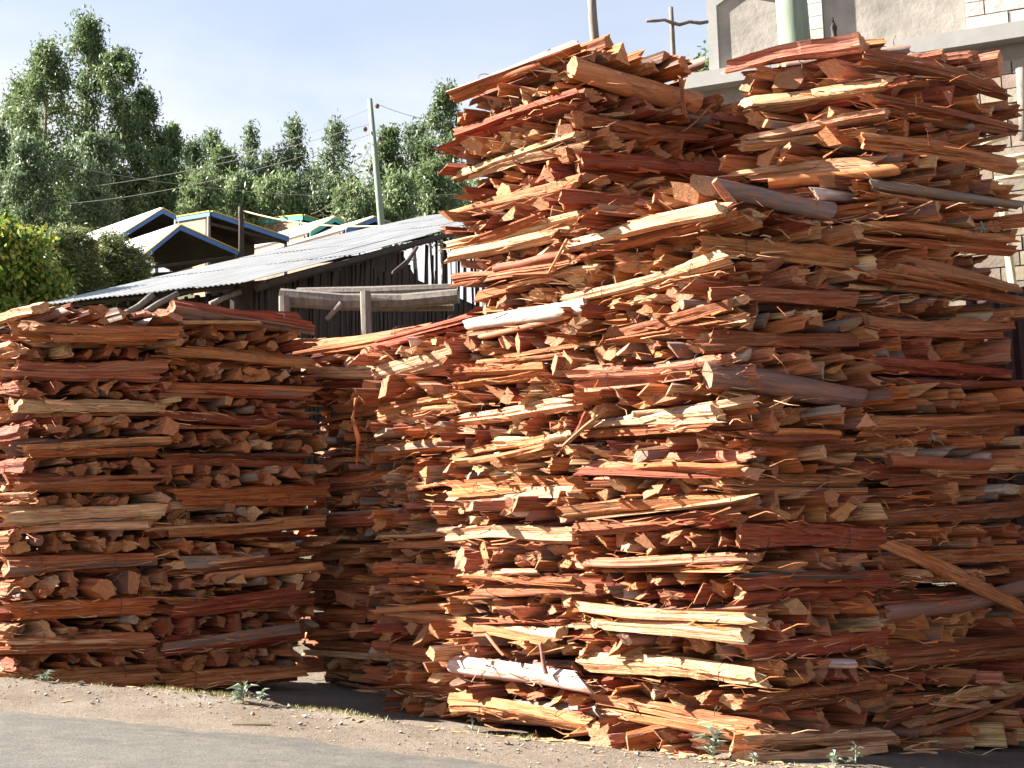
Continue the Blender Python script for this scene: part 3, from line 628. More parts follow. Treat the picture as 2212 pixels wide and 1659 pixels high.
def verge(rs):
    x = rs.uniform(-4.5, 3.0); return x, lip_y(x) - rs.beta(1, 1.6) * 1.3 + .08
def foot(rs):
    x = rs.uniform(-.6, 3.0); return x, lip_y(x) - rs.beta(1, 4) * .5 + .05
tag(obj('pebbles', scatter_bits('pebbles', 900, 5, M_PEB, .010, False, verge)), 'small pebbles strewn over the verge', 'pebbles', kind='stuff')
tag(obj('wood_chips', scatter_bits('wood_chips', 110, 6, M_CHIP, .012, True, verge)), 'wood chips strewn over the verge', 'wood chips', kind='stuff')
tag(obj('wood_chips', scatter_bits('wood_chips', 320, 8, M_CHIP, .018, True, foot)), 'wood chips heaped along the foot of the corner stack', 'wood chips', kind='stuff')
p, q = ground_at(500, 1568), ground_at(585, 1568); m = MB(); m.tube([p + (0, 0, .012), (p + q) / 2 + (0, 0, .014), q + (0, 0, .012)], [.008, .010, .013], 5)
tag(m.build('pale_stick', M_TWIG), 'straight pale stick lying on the verge by the road edge', 'stick')

# ------------------------------------------------------------------ stone building behind the stacks
AW = radians(21); W_ = np.array([cos(AW), -sin(AW), 0]); NW = np.array([-sin(AW), -cos(AW), 0]); B0 = at(1600, 160, 14.6)
def wall_sz(X, Y):
    p = on_plane(X, Y, B0, NW); return float(np.dot(p - B0, W_)), float(p[2])
bld = empty('stone_building', (B0[0], B0[1], float(ground_z(B0[0], B0[1])))); tag(bld, 'unfinished concrete and stone building rising behind the tall stack', 'building')
bz = bld.location.z
def wbox(name, s0, s1, z0, z1, n0, n1, mat, color=None, parent=bld):
    m = MB(); o = W_ * s0 + NW * n0 + np.array([0, 0, z0 - bz]); m.box(o, W_ * (s1 - s0), NW * (n1 - n0), (0, 0, z1 - z0)); return m.build(name, mat, parent, color=color)
zt = wall_sz(1590, 152)[1]; zl = wall_sz(1590, 184)[1]; sL = wall_sz(1478, 160)[0]; sP0 = wall_sz(1533, 80)[0]; sP1 = wall_sz(1690, 40)[0]
sQ0, sQ1 = wall_sz(1748, 40)[0], wall_sz(1778, 40)[0]; sR = wall_sz(2085, 30)[0]; sE = sR + 2.6; zTop = zt + 1.75
wbox('lower_wall', sL + .15, sE, bz - .4, zl, -.5, -.06, M_MORTAR)
wbox('ledge', sL, sE, zl, zt, -.5, .14, M_TRIM)
# framed gable panel
zp = wall_sz(1533, 0)[1]; zk = zp + .13; sK = (sP0 + sP1) / 2 - .1
m = MB(); m.prism([W_ * s + NW * -.25 + np.array([0, 0, z - bz]) for s, z in ((sP0 + .05, zt), (sP1, zt), (sP1, zp - .1), (sK, zk - .05), (sP0 + .05, zp - .05))], [W_ * s + NW * -.015 + np.array([0, 0, z - bz]) for s, z in ((sP0 + .05, zt), (sP1, zt), (sP1, zp - .1), (sK, zk - .05), (sP0 + .05, zp - .05))]); m.build('rough_panel', M_CONC, bld)
wbox('panel_frame', sP0 - .02, sP0 + .10, zt, zp, -.27, .02, M_TRIM)
def bar(name, a, b, th, n0, n1, mat):
    m = MB(); (s0, z0), (s1, z1) = a, b
    m.prism([W_ * s + NW * n0 + np.array([0, 0, z - bz]) for s, z in ((s0, z0 - th), (s1, z1 - th), (s1, z1), (s0, z0))], [W_ * s + NW * n1 + np.array([0, 0, z - bz]) for s, z in ((s0, z0 - th), (s1, z1 - th), (s1, z1), (s0, z0))]); m.build(name, mat, bld)
bar('panel_frame', (sP0 + .101, zp + .005), (sK, zk + .01), .10, -.27, .02, M_TRIM); bar('panel_frame', (sK + .001, zk + .01), (sP1 + .02, zp - .07), .10, -.27, .02, M_TRIM)
# pier, second panel
wbox('pier_core', sQ0 - .02, sQ1 - .01, zt, zTop, -.26, .055, M_MORTAR)
z = zt + .005
while z < zTop:
    wbox('stone_block', sQ0 - .03, sQ1, z, z + .15, -.1, .075, M_STONE, jitter((.50, .47, .43), .06)); z += .157
wbox('rough_panel', sP1 + .02, sQ0 - .035, zt, zTop - .3, -.3, -.02, M_CONC)
wbox('rough_panel', sQ1 + .005, sR - .004, zt, zTop, -.3, -.01, M_CONC)
wbox('wall_core', sR, sE, zt, zTop, -.3, .0, M_MORTAR)
z = zt + .012; row = 0
while z < zTop:
    s = sR + .002 - (0.0 if row % 2 else .0); first = True
    while s < sE - .1:
        ln = RND.uniform(.36, .62) * (.5 if first and row % 2 else 1); first = False; e = min(s + ln, sE)
        wbox('stone_block', s, e - .012, z, z + .155, -.05, .03 + RND.uniform(0, .014), M_STONE, jitter((.48, .445, .40), .07)); s = e
    z += .167; row += 1
sB = wall_sz(2088, 400)[0]; z = zl - .35 - .165 * 19; row = 0
while z < zl - .2:
    s = sB - (.2 if row % 2 else 0)
    while s < sB + 1.6:
        ln = RND.uniform(.26, .5); c = RND.choice([(.34, .27, .195), (.30, .245, .19), (.32, .245, .195), (.36, .30, .23), (.25, .21, .17)])
        wbox('stone_block', s, s + ln - .014, z, z + .151, -.08, .005 + RND.uniform(0, .018), M_STONE, jitter(c, .1)); s += ln
    z += .165; row += 1
# treated utility pole in front of the building
p0 = at(1714, 60, 12.4) + np.array([.14, 0, 0]); gz_ = float(ground_z(p0[0], p0[1])); root = empty('utility_pole', (p0[0], p0[1], gz_)); tag(root, 'thick green-treated utility pole standing before the concrete wall', 'utility pole')
m = MB(); m.tube([(0, 0, -.2), (-.06, 0, 3.2), (-.14, 0, 6.6), (-.2, 0, 9.2)], [.185, .172, .158, .145], 20, .012); m.build('pole', M_GREENPOLE, root, True)
# weathered posts behind the stacks
def post(name, pts, rad, mat, label, cat):
    b = np.array(pts[0]); g = float(ground_z(b[0], b[1])); pts = [np.array([b[0] + (b[0] - pts[1][0]) * .4, b[1], g - .1])] + [np.array(p) for p in pts]
    m = MB(); m.tube(pts, rad, 8, .1); o = m.build(name, mat, smooth=True); return tag(o, label, cat)
post('wooden_post', [at(1288, 120, 11.3), at(1281, 40, 11.3), at(1273, -90, 11.3)], [.05, .043, .040, .036], M_WEATHER, 'straight grey wooden post rising behind the tallest stack', 'post')
root = empty('stick_cross', tuple(at(1457, 170, 11.9))); tag(root, 'crude cross of two weathered sticks standing against the sky', 'stick cross'); ro = np.array(root.location)
m = MB(); gg = ground_z(ro[0], ro[1]) - ro[2]; m.tube([(0.05, 0, gg), at(1457, 170, 11.9) - ro, at(1452, 70, 11.9) - ro, at(1449, 16, 11.9) - ro], [.04, .026, .022, .022], 7, .12); m.build('upright', M_WEATHER, root, True)
m = MB(); m.tube([at(X, Y, 11.86) - ro for X, Y in ((1396, 45), (1415, 45), (1436, 43), (1453, 50), (1468, 53), (1490, 47), (1512, 50), (1530, 47))], [.017, .016, .016, .018, .018, .017, .017, .016], 7, .15); m.build('crossbar', M_WEATHER, root, True)
post('pointed_stake', [at(1802, 90, 11.9), at(1801, 60, 11.9), at(1799, 38, 11.9)], [.05, .04, .035, .008], M_DARKWOOD_SHADE, 'dark pointed stake standing beside the treated utility pole', 'stake')
# scaffold of poles against the stone wall
root = empty('pole_scaffold', tuple(at(2180, 620, 12.6))); tag(root, 'rickety scaffold of light poles against the stone wall', 'scaffold'); ro = np.array(root.location)
def spole(pts, r, name='pole'):
    m = MB(); m.tube([np.array(p) - ro for p in pts], r, 7, .1); m.build(name, M_TWIG if name == 'pole' else M_WEATHER, root, True)
b_ = at(2190, 640, 12.6); spole([(b_[0] + .15, b_[1], float(ground_z(b_[0], b_[1]))), b_, at(2172, 480, 12.6), at(2160, 400, 12.7)], .045)
spole([at(2212, 300, 12.6), at(2205, 150, 12.8)], .05, 'upright')
for (x0, y0, x1, y1, d, r) in ((2120, 312, 2175, 295, 12.4, .025), (2168, 342, 2260, 328, 12.5, .028), (2168, 356, 2260, 346, 12.7, .03), (2150, 386, 2260, 376, 12.6, .02), (2165, 366, 2260, 362, 12.5, .018)):
    spole([at(x0, y0, d), at(x1, y1, d)], r)
# dark maroon sheet-metal gate, its leaf run out of view to shade the tall stack
gA = at(2135, 1000, 10.25); gB = gA + np.array([1.0, -3.3, 0]); zg0 = float(ground_z(gA[0], gA[1])) - .05; zg1 = at(2185, 634, 9.95)[2]
root = empty('metal_gate', (gA[0], gA[1], zg0)); tag(root, 'dark maroon corrugated metal gate leaf extended out of view to shade the tall stack', 'gate')
dv = (gB - gA); dv[2] = 0; gl = np.linalg.norm(dv); dv /= gl; dn = np.array([dv[1], -dv[0], 0]); m = MB()
npt = 72
for i in range(npt):
    a0, a1 = i / npt * gl, (i + 1) / npt * gl; o0, o1 = [(.02 if int(q) % 4 in (0, 1) else 0) for q in (i, i + 1)]
    m.quad(dv * a0 + dn * o0 + (0, 0, .05), dv * a1 + dn * o1 + (0, 0, .05), dv * a1 + dn * o1 + (0, 0, zg1 - zg0), dv * a0 + dn * o0 + (0, 0, zg1 - zg0))
m.build('sheet', M_MAROON, root); m = MB(); m.box(-dv * .07 + dn * -.04, dv * .075, dn * .09, (0, 0, zg1 - zg0 + .06)); m.build('gate_post', M_MAROON, root)

# ------------------------------------------------------------------ big tin-roofed shed
E0 = at(118, 652, 19.3); E1 = at(560, 614, 18.0); E0[2] = E1[2] = (E0[2] + E1[2]) / 2
ev = E1 - E0; eL = np.linalg.norm(ev); ev /= eL; pv = np.array([-ev[1], ev[0], 0]); slope = radians(18.6); sv = pv * cos(slope) + np.array([0, 0, sin(slope)])
shed = empty('open_shed', (E0[0], E0[1], float(ground_z(E0[0], E0[1])))); tag(shed, 'long open shed with a dull corrugated tin roof behind the low stacks', 'shed'); so = np.array(shed.location)
def corrugated(w, l, pitch, amp, name, mat, segs=3):
    nseg = int(round(w / pitch)) * 6; X = np.linspace(0, w, nseg + 1); Yv = np.linspace(0, l, segs + 1); V = []
    for lay in (0, -.004):
        for y in Yv:
            for x in X: V.append((x, y, amp * sin(2 * pi * x / pitch) + lay))
    n = nseg + 1; k = (segs + 1) * n; Fq = []
    for j in range(segs):
        for i in range(nseg):
            a = j * n + i; Fq.append((a, a + 1, a + n + 1, a + n)); Fq.append((k + a, k + a + n, k + a + n + 1, k + a + 1))
    for i in range(nseg): Fq.append((i, k + i, k + i + 1, i + 1))
    return mesh_np(name, np.array(V), Fq, [mat], smooth=False)
SHEET = corrugated(.84, 3.1, .088, .0085, 'roof_sheet', M_TIN)
nrm_ = np.cross(ev, sv); rotm = Matrix(((ev[0], sv[0], nrm_[0]), (ev[1], sv[1], nrm_[1]), (ev[2], sv[2], nrm_[2])))
ncol = int(math.ceil(eL / .79))
for j in range(5):
    for i in range(ncol):
        p = E0 + ev * (eL - .84 - i * .79) + sv * (j * 2.95 - (.18 * RND.random() if j == 0 else 0)) + nrm_ * (.006 * j + .004 * (i % 2) + .02 + RND.uniform(0, .012))
        if j == 0 and i == 0: p = p - sv * .25 + nrm_ * .01
        o = obj('roof_sheet', SHEET, shed); o.matrix_local = Matrix.Translation(Vector(p - so)) @ (rotm @ Matrix.Rotation(RND.gauss(0, .004), 3, 'Z') @ Matrix.Rotation(RND.gauss(0, .0015), 3, 'X')).to_4x4()
# beams under the rake and the eave, stick wall, braces
def stick(name, p, q, r, mat=M_DARKWOOD_SHADE, k=6, parent=shed, so_=None):
    so_ = so if so_ is None else so_; m = MB(); p, q = np.array(p) - so_, np.array(q) - so_
    m.tube([p, (p + q) / 2 + NP.normal(0, r * .5, 3), q], [r, r * RND.uniform(.85, 1.1), r * .9], k, .12); return m.build(name, mat, parent, True)
E1r = E0 + ev * eL
for i, f in enumerate((.02, .5, .985)): stick('rafter', E0 + ev * eL * f - nrm_ * .09, E0 + ev * eL * f + sv * 14.3 - nrm_ * .09, .06)
for f in (.15, 3.2, 6.4, 9.6, 12.8): stick('purlin', E0 + sv * f - nrm_ * .03, E1r + sv * f - nrm_ * .03, .035)
for f in np.arange(.3, 12.5, .165):
    if 5.2 < f < 6.4 and RND.random() < .6: continue
    base = E1r - ev * .25 + pv * f * cos(slope); gzv = float(ground_z(base[0], base[1])); top = E1r[2] + f * sin(slope) - .18
    if f > 4.2: top -= RND.uniform(.0, .75) if RND.random() < .75 else 0
    stick('wall_stick', (base[0] + RND.gauss(0, .03), base[1], gzv), (base[0] + RND.gauss(0, .05), base[1] + RND.gauss(0, .05), top), RND.uniform(.018, .036), M_DARKWOOD_SHADE)
for f in (.9, 1.9): 
    base = E1r - ev * .2 + pv * 1.0; stick('wall_rail', E1r - ev * .18 + pv * .3 - np.array([0, 0, f]), E1r - ev * .18 + pv * 11.5 - np.array([0, 0, f - 1.2]), .03)
for f in np.arange(.15, eL, .2): 
    b = E0 + ev * f + pv * .35; stick('wall_stick', (b[0], b[1], float(ground_z(b[0], b[1]))), (b[0], b[1], E0[2] - .02), RND.uniform(.03, .05), M_DARKWOOD_SHADE)
for X0, Y0, X1, Y1 in ((270, 672, 330, 636), (300, 676, 385, 634), (455, 652, 520, 630)): stick('brace', at(X0, Y0 + 6, 18.0), at(X1, Y1, 18.2), .05, M_WEATHER)
stick('brace', at(850, 590, 17.4), at(900, 535, 18.6), .035, M_DARKWOOD_SHADE)
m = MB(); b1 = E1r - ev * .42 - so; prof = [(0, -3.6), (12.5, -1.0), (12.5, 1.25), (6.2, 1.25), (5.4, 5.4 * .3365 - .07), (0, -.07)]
m.prism([b1 + pv * f + np.array([0, 0, z]) for f, z in prof], [b1 - ev * .07 + pv * f + np.array([0, 0, z]) for f, z in prof]); m.build('shade_backing', M_DARKWOOD_SHADE, shed)  # dark sheet behind the sticks, painting the shade inside the shed
m = MB(); b1 = E0 + pv * .55; m.box(b1 - so + np.array([0, 0, -3.4]), ev * (eL - .4), pv * .07, (0, 0, 3.4)); m.build('shade_backing', M_DARKWOOD_SHADE, shed)  # same along the eave: a dark sheet in place of shade
# back wall of the shed coloured dark so the inside reads as shaded
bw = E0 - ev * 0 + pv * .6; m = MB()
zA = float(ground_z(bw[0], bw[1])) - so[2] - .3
m.box(bw - so + np.array([0, 0, zA - (bw[2] - so[2])]), pv * 12.5, -ev * .12, (0, 0, E0[2] - so[2] - zA + .1)); m.build('mud_or_shade_wall', M_DARKWOOD_SHADE, shed)
m = MB(); b0 = E1r + pv * 5.3 - ev * .5; m.box(b0 - so + np.array([0, 0, -2.9]), pv * 5.5, ev * .05, (0, 0, 2.7)); m.build('rusty_panel', plain('rust_red_paint', (.13, .035, .025), var=.3), shed)

# log rails on posts between the shed and the stacks
lf = empty('log_rail_fence', tuple(ground_at(700, 700)) if False else (float(at(700, 660, 14.2)[0]), 14.2, float(ground_z(at(700, 660, 14.2)[0], 14.2)))); tag(lf, 'weathered log rails laid on short posts in front of the shed', 'rail fence'); lo = np.array(lf.location)
def rail(pts, r, name='rail', k=8):
    m = MB(); m.tube([np.array(p) - lo for p in pts], r, k, .1); m.build(name, M_WEATHER, lf)
rail([at(605, 643, 14.0), at(740, 653, 14.0), at(870, 652, 14.0), at(990, 640, 13.9)], [.10, .095, .09, .085]); rail([at(642, 634, 14.5), at(800, 632, 14.4), at(985, 624, 14.3)], [.075, .07, .065]); rail([at(640, 655, 14.2), at(800, 664, 14.2), at(980, 662, 14.1)], [.05, .05, .05])
for X, Yt in ((615, 640), (790, 630)):
    t_ = at(X, Yt, 13.85); rail([(t_[0] + .03, t_[1], float(ground_z(t_[0], t_[1])) - .1), t_], .062, 'post')
rail([at(705, 690, 13.9), at(738, 655, 13.9)], .03, 'brace')

# ------------------------------------------------------------------ sheds further back
def back_shed(P, Lp, Rp, d, th, ridge_X, label, gable=True, blue=M_BLUE, roof=M_TINW, wall_h=2.3, yel=M_YEL):
    th = radians(th); g = np.array([cos(th), sin(th), 0]); r = np.array([-sin(th), cos(th), 0]); nrm = np.array([g[1], -g[0], 0])
    p = at(*P, d); R_ = on_plane(*Rp, p, nrm)
    if gable: Lq = on_plane(*Lp, p, nrm)
    else:
        nn = np.array([r[1], -r[0], 0]); Lq = on_plane(*Lp, p, nn)
    # ridge length from the direction at which the ridge ends
    best = min(np.arange(.5, 22, .05), key=lambda s: abs(512 + 1280 * np.dot(p + r * s - EYE, RT) / np.dot(p + r * s - EYE, F) - ridge_X * K))
    gz0 = float(ground_z(p[0], p[1])); root = empty('market_shed', (p[0], p[1], gz0)); tag(root, label, 'shed'); o = np.array(root.location)
    def slab(name, a, b, c, dd, thk, mat):
        nn = np.cross(np.array(b) - a, np.array(dd) - a); nn /= np.linalg.norm(nn)
        if nn[2] < 0: nn = -nn
        m = MB(); m.prism([np.array(q) - o for q in (a, b, c, dd)], [np.array(q) - o + nn * thk for q in (a, b, c, dd)]); m.build(name, mat, root)
    def shade_sheet(a, b, c, dd):
        m = MB(); dz = np.array([0, 0, .05]); m.prism([np.array(q) - o - dz * 1.6 for q in (a, b, c, dd)], [np.array(q) - o - dz * .4 for q in (a, b, c, dd)]); m.build('roof_shade', M_DARKWOOD_SHADE, root)  # dark sheet under the roof stands in for the shade there
    def fascia(a, b, out):
        hh = .029 * d / 8; m = MB(); a, b = np.array(a), np.array(b); dz = np.array([0, 0, 1.0])
        m.box(a - o + out * .02 - dz * hh, b - a, out * .04, dz * hh); m.build('fascia_board', blue, root)
        m = MB(); m.box(a - o + out * .02 + dz * .004, b - a, out * .06, dz * hh * .26); m.build('trim_strip', yel, root)
    if gable:
        nseg = 4
        for side, q in ((0, Lq), (1, R_)):
            shade_sheet(p + r * .05, p + r * best, q + r * best, q + r * .05)
            for i in range(nseg):
                a, b = r * best * i / nseg, r * best * (i + 1) / nseg - r * .01
                slab('roof_panel', p + a, p + b, q + b, q + a, .03 + .01 * (i % 2), roof)
        m = MB(); m.tube([p - o + (0, 0, .03), p + r * best - o + (0, 0, .03)], .05, 5); m.build('ridge_cap', roof, root)
        fascia(p, Lq, -r * 1.0); fascia(p, R_, -r * 1.0)
        pts = [Lq, R_, Lq + r * best, R_ + r * best]
    else:
        rr = Lq - p
        for i in range(4): slab('roof_panel', p + rr * i / 4, R_ + rr * i / 4, R_ + rr * (i + .99) / 4, p + rr * (i + .99) / 4, .03 + .01 * (i % 2), roof)
        shade_sheet(p + rr * .02, R_ + rr * .02, R_ + rr, p + rr)
        fascia(p, R_, -r * 1.0); fascia(p, Lq, -g * 1.0)
        pts = [p, R_, Lq, R_ + rr]
    zmin = min(q[2] for q in pts)
    for q in pts:
        q = q - r * 0 ; gq = float(ground_z(q[0], q[1])); m = MB(); m.tube([np.array([q[0], q[1], gq - .2]) + r * .12 - o, np.array(q) + r * .12 - (0, 0, .05) - o], .06, 6, .1); m.build('post', M_WEATHER, root, True)
    # back wall coloured dark to paint the shade inside, and a tie beam
    a, b = pts[2], pts[3]; m = MB(); g0 = min(float(ground_z(a[0], a[1])), float(ground_z(b[0], b[1]))) - .4
    m.prism([np.array([a[0], a[1], g0]) - o, np.array([b[0], b[1], g0]) - o, np.array([b[0], b[1], g0]) + r * .15 - o, np.array([a[0], a[1], g0]) + r * .15 - o],
            [np.array(a) - (0, 0, .06) - o, np.array(b) - (0, 0, .06) - o, np.array(b) - (0, 0, .06) + r * .15 - o, np.array(a) - (0, 0, .06) + r * .15 - o]); m.build('shade_back_wall', M_DARKWOOD_SHADE, root)
    a, b = pts[0], pts[2]; m = MB(); m.prism([np.array([a[0], a[1], g0]) + r * .3 - o, np.array([b[0], b[1], g0]) - o, np.array([b[0], b[1], g0]) + g * .15 - o, np.array([a[0], a[1], g0]) + r * .3 + g * .15 - o], [np.array(a) - (0, 0, .06) + r * .3 - o, np.array(b) - (0, 0, .06) - o, np.array(b) - (0, 0, .04) + g * .15 - o, np.array(a) - (0, 0, .04) + r * .3 + g * .15 - o]); m.build('sun_screen_wall', M_MUD, root)  # side wall added to keep the sun off the inside
    a, b = pts[0], pts[1]; m = MB(); m.tube([a - (0, 0, .35) + r * .1 - o, b - (0, 0, .15) + r * .1 - o], .05, 6, .1); m.build('tie_beam', M_DARKWOOD_SHADE, root)
    return root
back_shed((350, 452), (265, 505), (440, 500), 41, 48, 85, 'bright tin shed with plain blue gable boards, half hidden by bushes')
back_shed((387, 488), (308, 552), (512, 543), 35, 48, 255, 'bright tin shed with blue and yellow gable boards nearest the bushes')
back_shed((456, 458), (385, 470), (622, 514), 39, 48, 385, 'mud-walled shed whose blue board slopes down to the long tin roof', gable=False)
back_shed((656, 466), (562, 474), (705, 482), 50, 48, 562, 'shed with a teal fascia and orange trim beyond the tin roof', gable=False, blue=M_TEAL)
back_shed((722, 470), (668, 502), (760, 492), 46, 48, 560, 'low white tin roof shed below the teal fascia', blue=M_TEAL)
back_shed((808, 470), (745, 496), (860, 490), 44, 48, 600, 'low rusty tin roof shed just above the long tin roof', roof=M_TINP)

# power pole and lines
pb = at(823, 472, 40); pt = at(799, 214, 40); g0 = float(ground_z(pb[0], pb[1])); root = empty('power_pole', (pb[0] + .25, pb[1], g0)); tag(root, 'leaning greenish power pole standing before the eucalyptus trees', 'power pole'); ro = np.array(root.location)
m = MB(); m.tube([(0, 0, -.2), pb - ro, pt - ro], [.125, .115, .08], 10); m.build('pole', M_GREENPOLE, root, True)
for X, Y in ((815, 229), (789, 279), (822, 300)):
    q = at(X, Y, 39.9) - ro; m = MB(); m.tube([q - (0, 0, .07), q, q + (0, 0, .07)], [.05, .075, .04], 8); m.build('insulator', M_INSUL, root)
def line(name, pts, r, mat, label, cat, sag=0.0):
    a, b = pts; m = MB(); q = []
    for i in range(13):
        f = i / 12; q.append(a + (b - a) * f - np.array([0, 0, sag * 4 * f * (1 - f)]))
    m.tube(q, r, 4); tag(m.build(name, mat), label, cat)
M_LINE = plain('power_line_sheath', (.16, .15, .14), var=.1)
line('power_line', (at(800, 234, 40), at(380, 352, 60)), .009, M_LINE, 'upper power line running left from the power pole across the trees', 'power line', .4)
line('power_line', (at(797, 268, 40), at(60, 415, 52)), .009, M_LINE, 'middle power line crossing the dark trees', 'power line', .4)
line('power_line', (at(800, 290, 40), at(60, 445, 50)), .009, M_LINE, 'lower power line crossing the dark trees', 'power line', .5)
line('power_line', (at(818, 226, 40), at(1000, 262, 50)), .009, M_LINE, 'power line running from the pole towards the tallest stack', 'power line', .2)
line('power_line', (at(140, 358, 48), at(980, 420, 50)), .009, M_LINE, 'long low line stretched in front of all the trees', 'power line', .5)
line('guy_rope', (at(806, 300, 40), at(672, 462, 38)), .012, M_TWIG, 'steeper pale guy rope from the power pole to the sheds', 'rope', .5)
line('guy_rope', (at(812, 320, 40), at(690, 455, 37)), .012, M_TWIG, 'slacker pale guy rope from the power pole to the sheds', 'rope', 1.0)
line('sagging_rope', (at(524, 455, 36), at(985, 468, 30)), .02, M_TWIG, 'thick pale rope strung above the long tin roof', 'rope', .35)
post('short_post', [at(521, 478, 36), at(520, 462, 36), at(520, 447, 36)], [.09, .08, .08, .075], M_DARKWOOD_SHADE, 'short dark post holding the thick rope before the trees', 'post')

# ------------------------------------------------------------------ trees
def leaf_quads(C, n_rs, ln, wd, droop):
    n = len(C); az = n_rs.uniform(0, 2 * pi, n); el = n_rs.normal(-droop, .5, n)
    d = np.column_stack([np.cos(az) * np.cos(el), np.sin(az) * np.cos(el), np.sin(el)]); s = np.cross(d, n_rs.normal(0, 1, (n, 3))); s /= np.linalg.norm(s, axis=1)[:, None] + 1e-9
    l_ = ln * n_rs.uniform(.6, 1.3, n)[:, None]; w_ = wd * n_rs.uniform(.6, 1.3, n)[:, None]
    V = np.stack([C - d * l_ * .5, C + s * w_ * .5, C + d * l_ * .5, C - s * w_ * .5], 1).reshape(-1, 3)
    return V, np.arange(n * 4).reshape(-1, 4)
def tree(label, X, Ytop, Ybot, half, d, nleaf, mat, seed, lobes=1, sparse=0.0, ln=.25, wd=.08, name='eucalyptus_tree', group='eucalyptus trees behind the sheds', low=1.0):
    rs = np.random.RandomState(seed); top = at(X, Ytop, d); bot = at(X, Ybot, d); gz0 = float(ground_z(top[0], d)); hw = half * d / 2765 * .98
    bx, by = bot[0], d; base = np.array([bx, by, gz0]); Ht = top[2] - gz0; zb = max(.8, bot[2] - gz0); lean_x = (top[0] - bx)
    root = empty(name, tuple(base)); tag(root, label, 'tree', group)
    m = MB(); pts = [np.array([lean_x * f + .15 * sin(f * 5 + seed), .12 * sin(f * 4 + seed * 2), Ht * f - (.3 if f == 0 else 0)]) for f in np.linspace(0, .96, 7)]
    R0 = max(.07, Ht * .0125); m.tube(pts, [R0 * (1 - .85 * f) for f in np.linspace(0, 1, 7)], 7, .08)
    def axis(f): i = min(5, int(f * 6)); return pts[i] + (pts[i + 1] - pts[i]) * (f * 6 - i)
    cl = []; nl = int(14 + hw * 9)
    for i in range(nl):
        f = zb / Ht + (1 - zb / Ht) * ((i + rs.uniform(0, 1)) / nl); f = min(f, .97); t_ = (f - zb / Ht) / (1 - zb / Ht)
        prof = (1 - t_ ** 2.2) ** .6 * (.72 + .28 * min(1, t_ * 4)) * hw; prof *= rs.uniform(.45, 1.12)
        az = i * 2.4 + rs.normal(0, .4); a = axis(f * .98 if f < .98 else .96); e = a + np.array([cos(az) * prof, sin(az) * prof, rs.uniform(.05, .5) * prof + .12])
        mid_ = (a + e) / 2 + (0, 0, -.06 * prof); m.tube([a - (0, 0, .15 * prof), mid_, e], [max(.03, R0 * .40 * (1 - t_)), .024, .010], 4)
        for f2, w2 in ((.45, .6), (.75, .9), (1.0, 1.0)):
            if rs.rand() < sparse: continue
            cl.append((a + (e - a) * f2 + rs.normal(0, .10 * hw, 3), (.17 + .10 * hw) * rs.uniform(.5, 1.45) * w2 + .05, w2))
    cl.append((axis(.96) + (0, 0, .1), .22 + .1 * hw * .5, 1)); cl.append((axis(.93), .25 + .1 * hw, 1))
    wts = np.array([c[2] * c[1] ** 1.5 * rs.uniform(.1, 1.9) for c in cl]); cnt = np.maximum(8, (nleaf * wts / wts.sum()).astype(int)); Cs = []
    for (c, r_, _), k in zip(cl, cnt):
        q = rs.normal(0, .62, (k, 3))
        Cs.append(c + q * np.array([r_, r_, r_ * 1.35]) - np.array([0, 0, .45 * r_]))
    V, Fq = leaf_quads(np.concatenate(Cs), rs, ln, wd, .7)
    m.build('trunk', M_TRUNK, root, True); obj('crown', mesh_np('crown', V, Fq, [mat]), root)
    return root
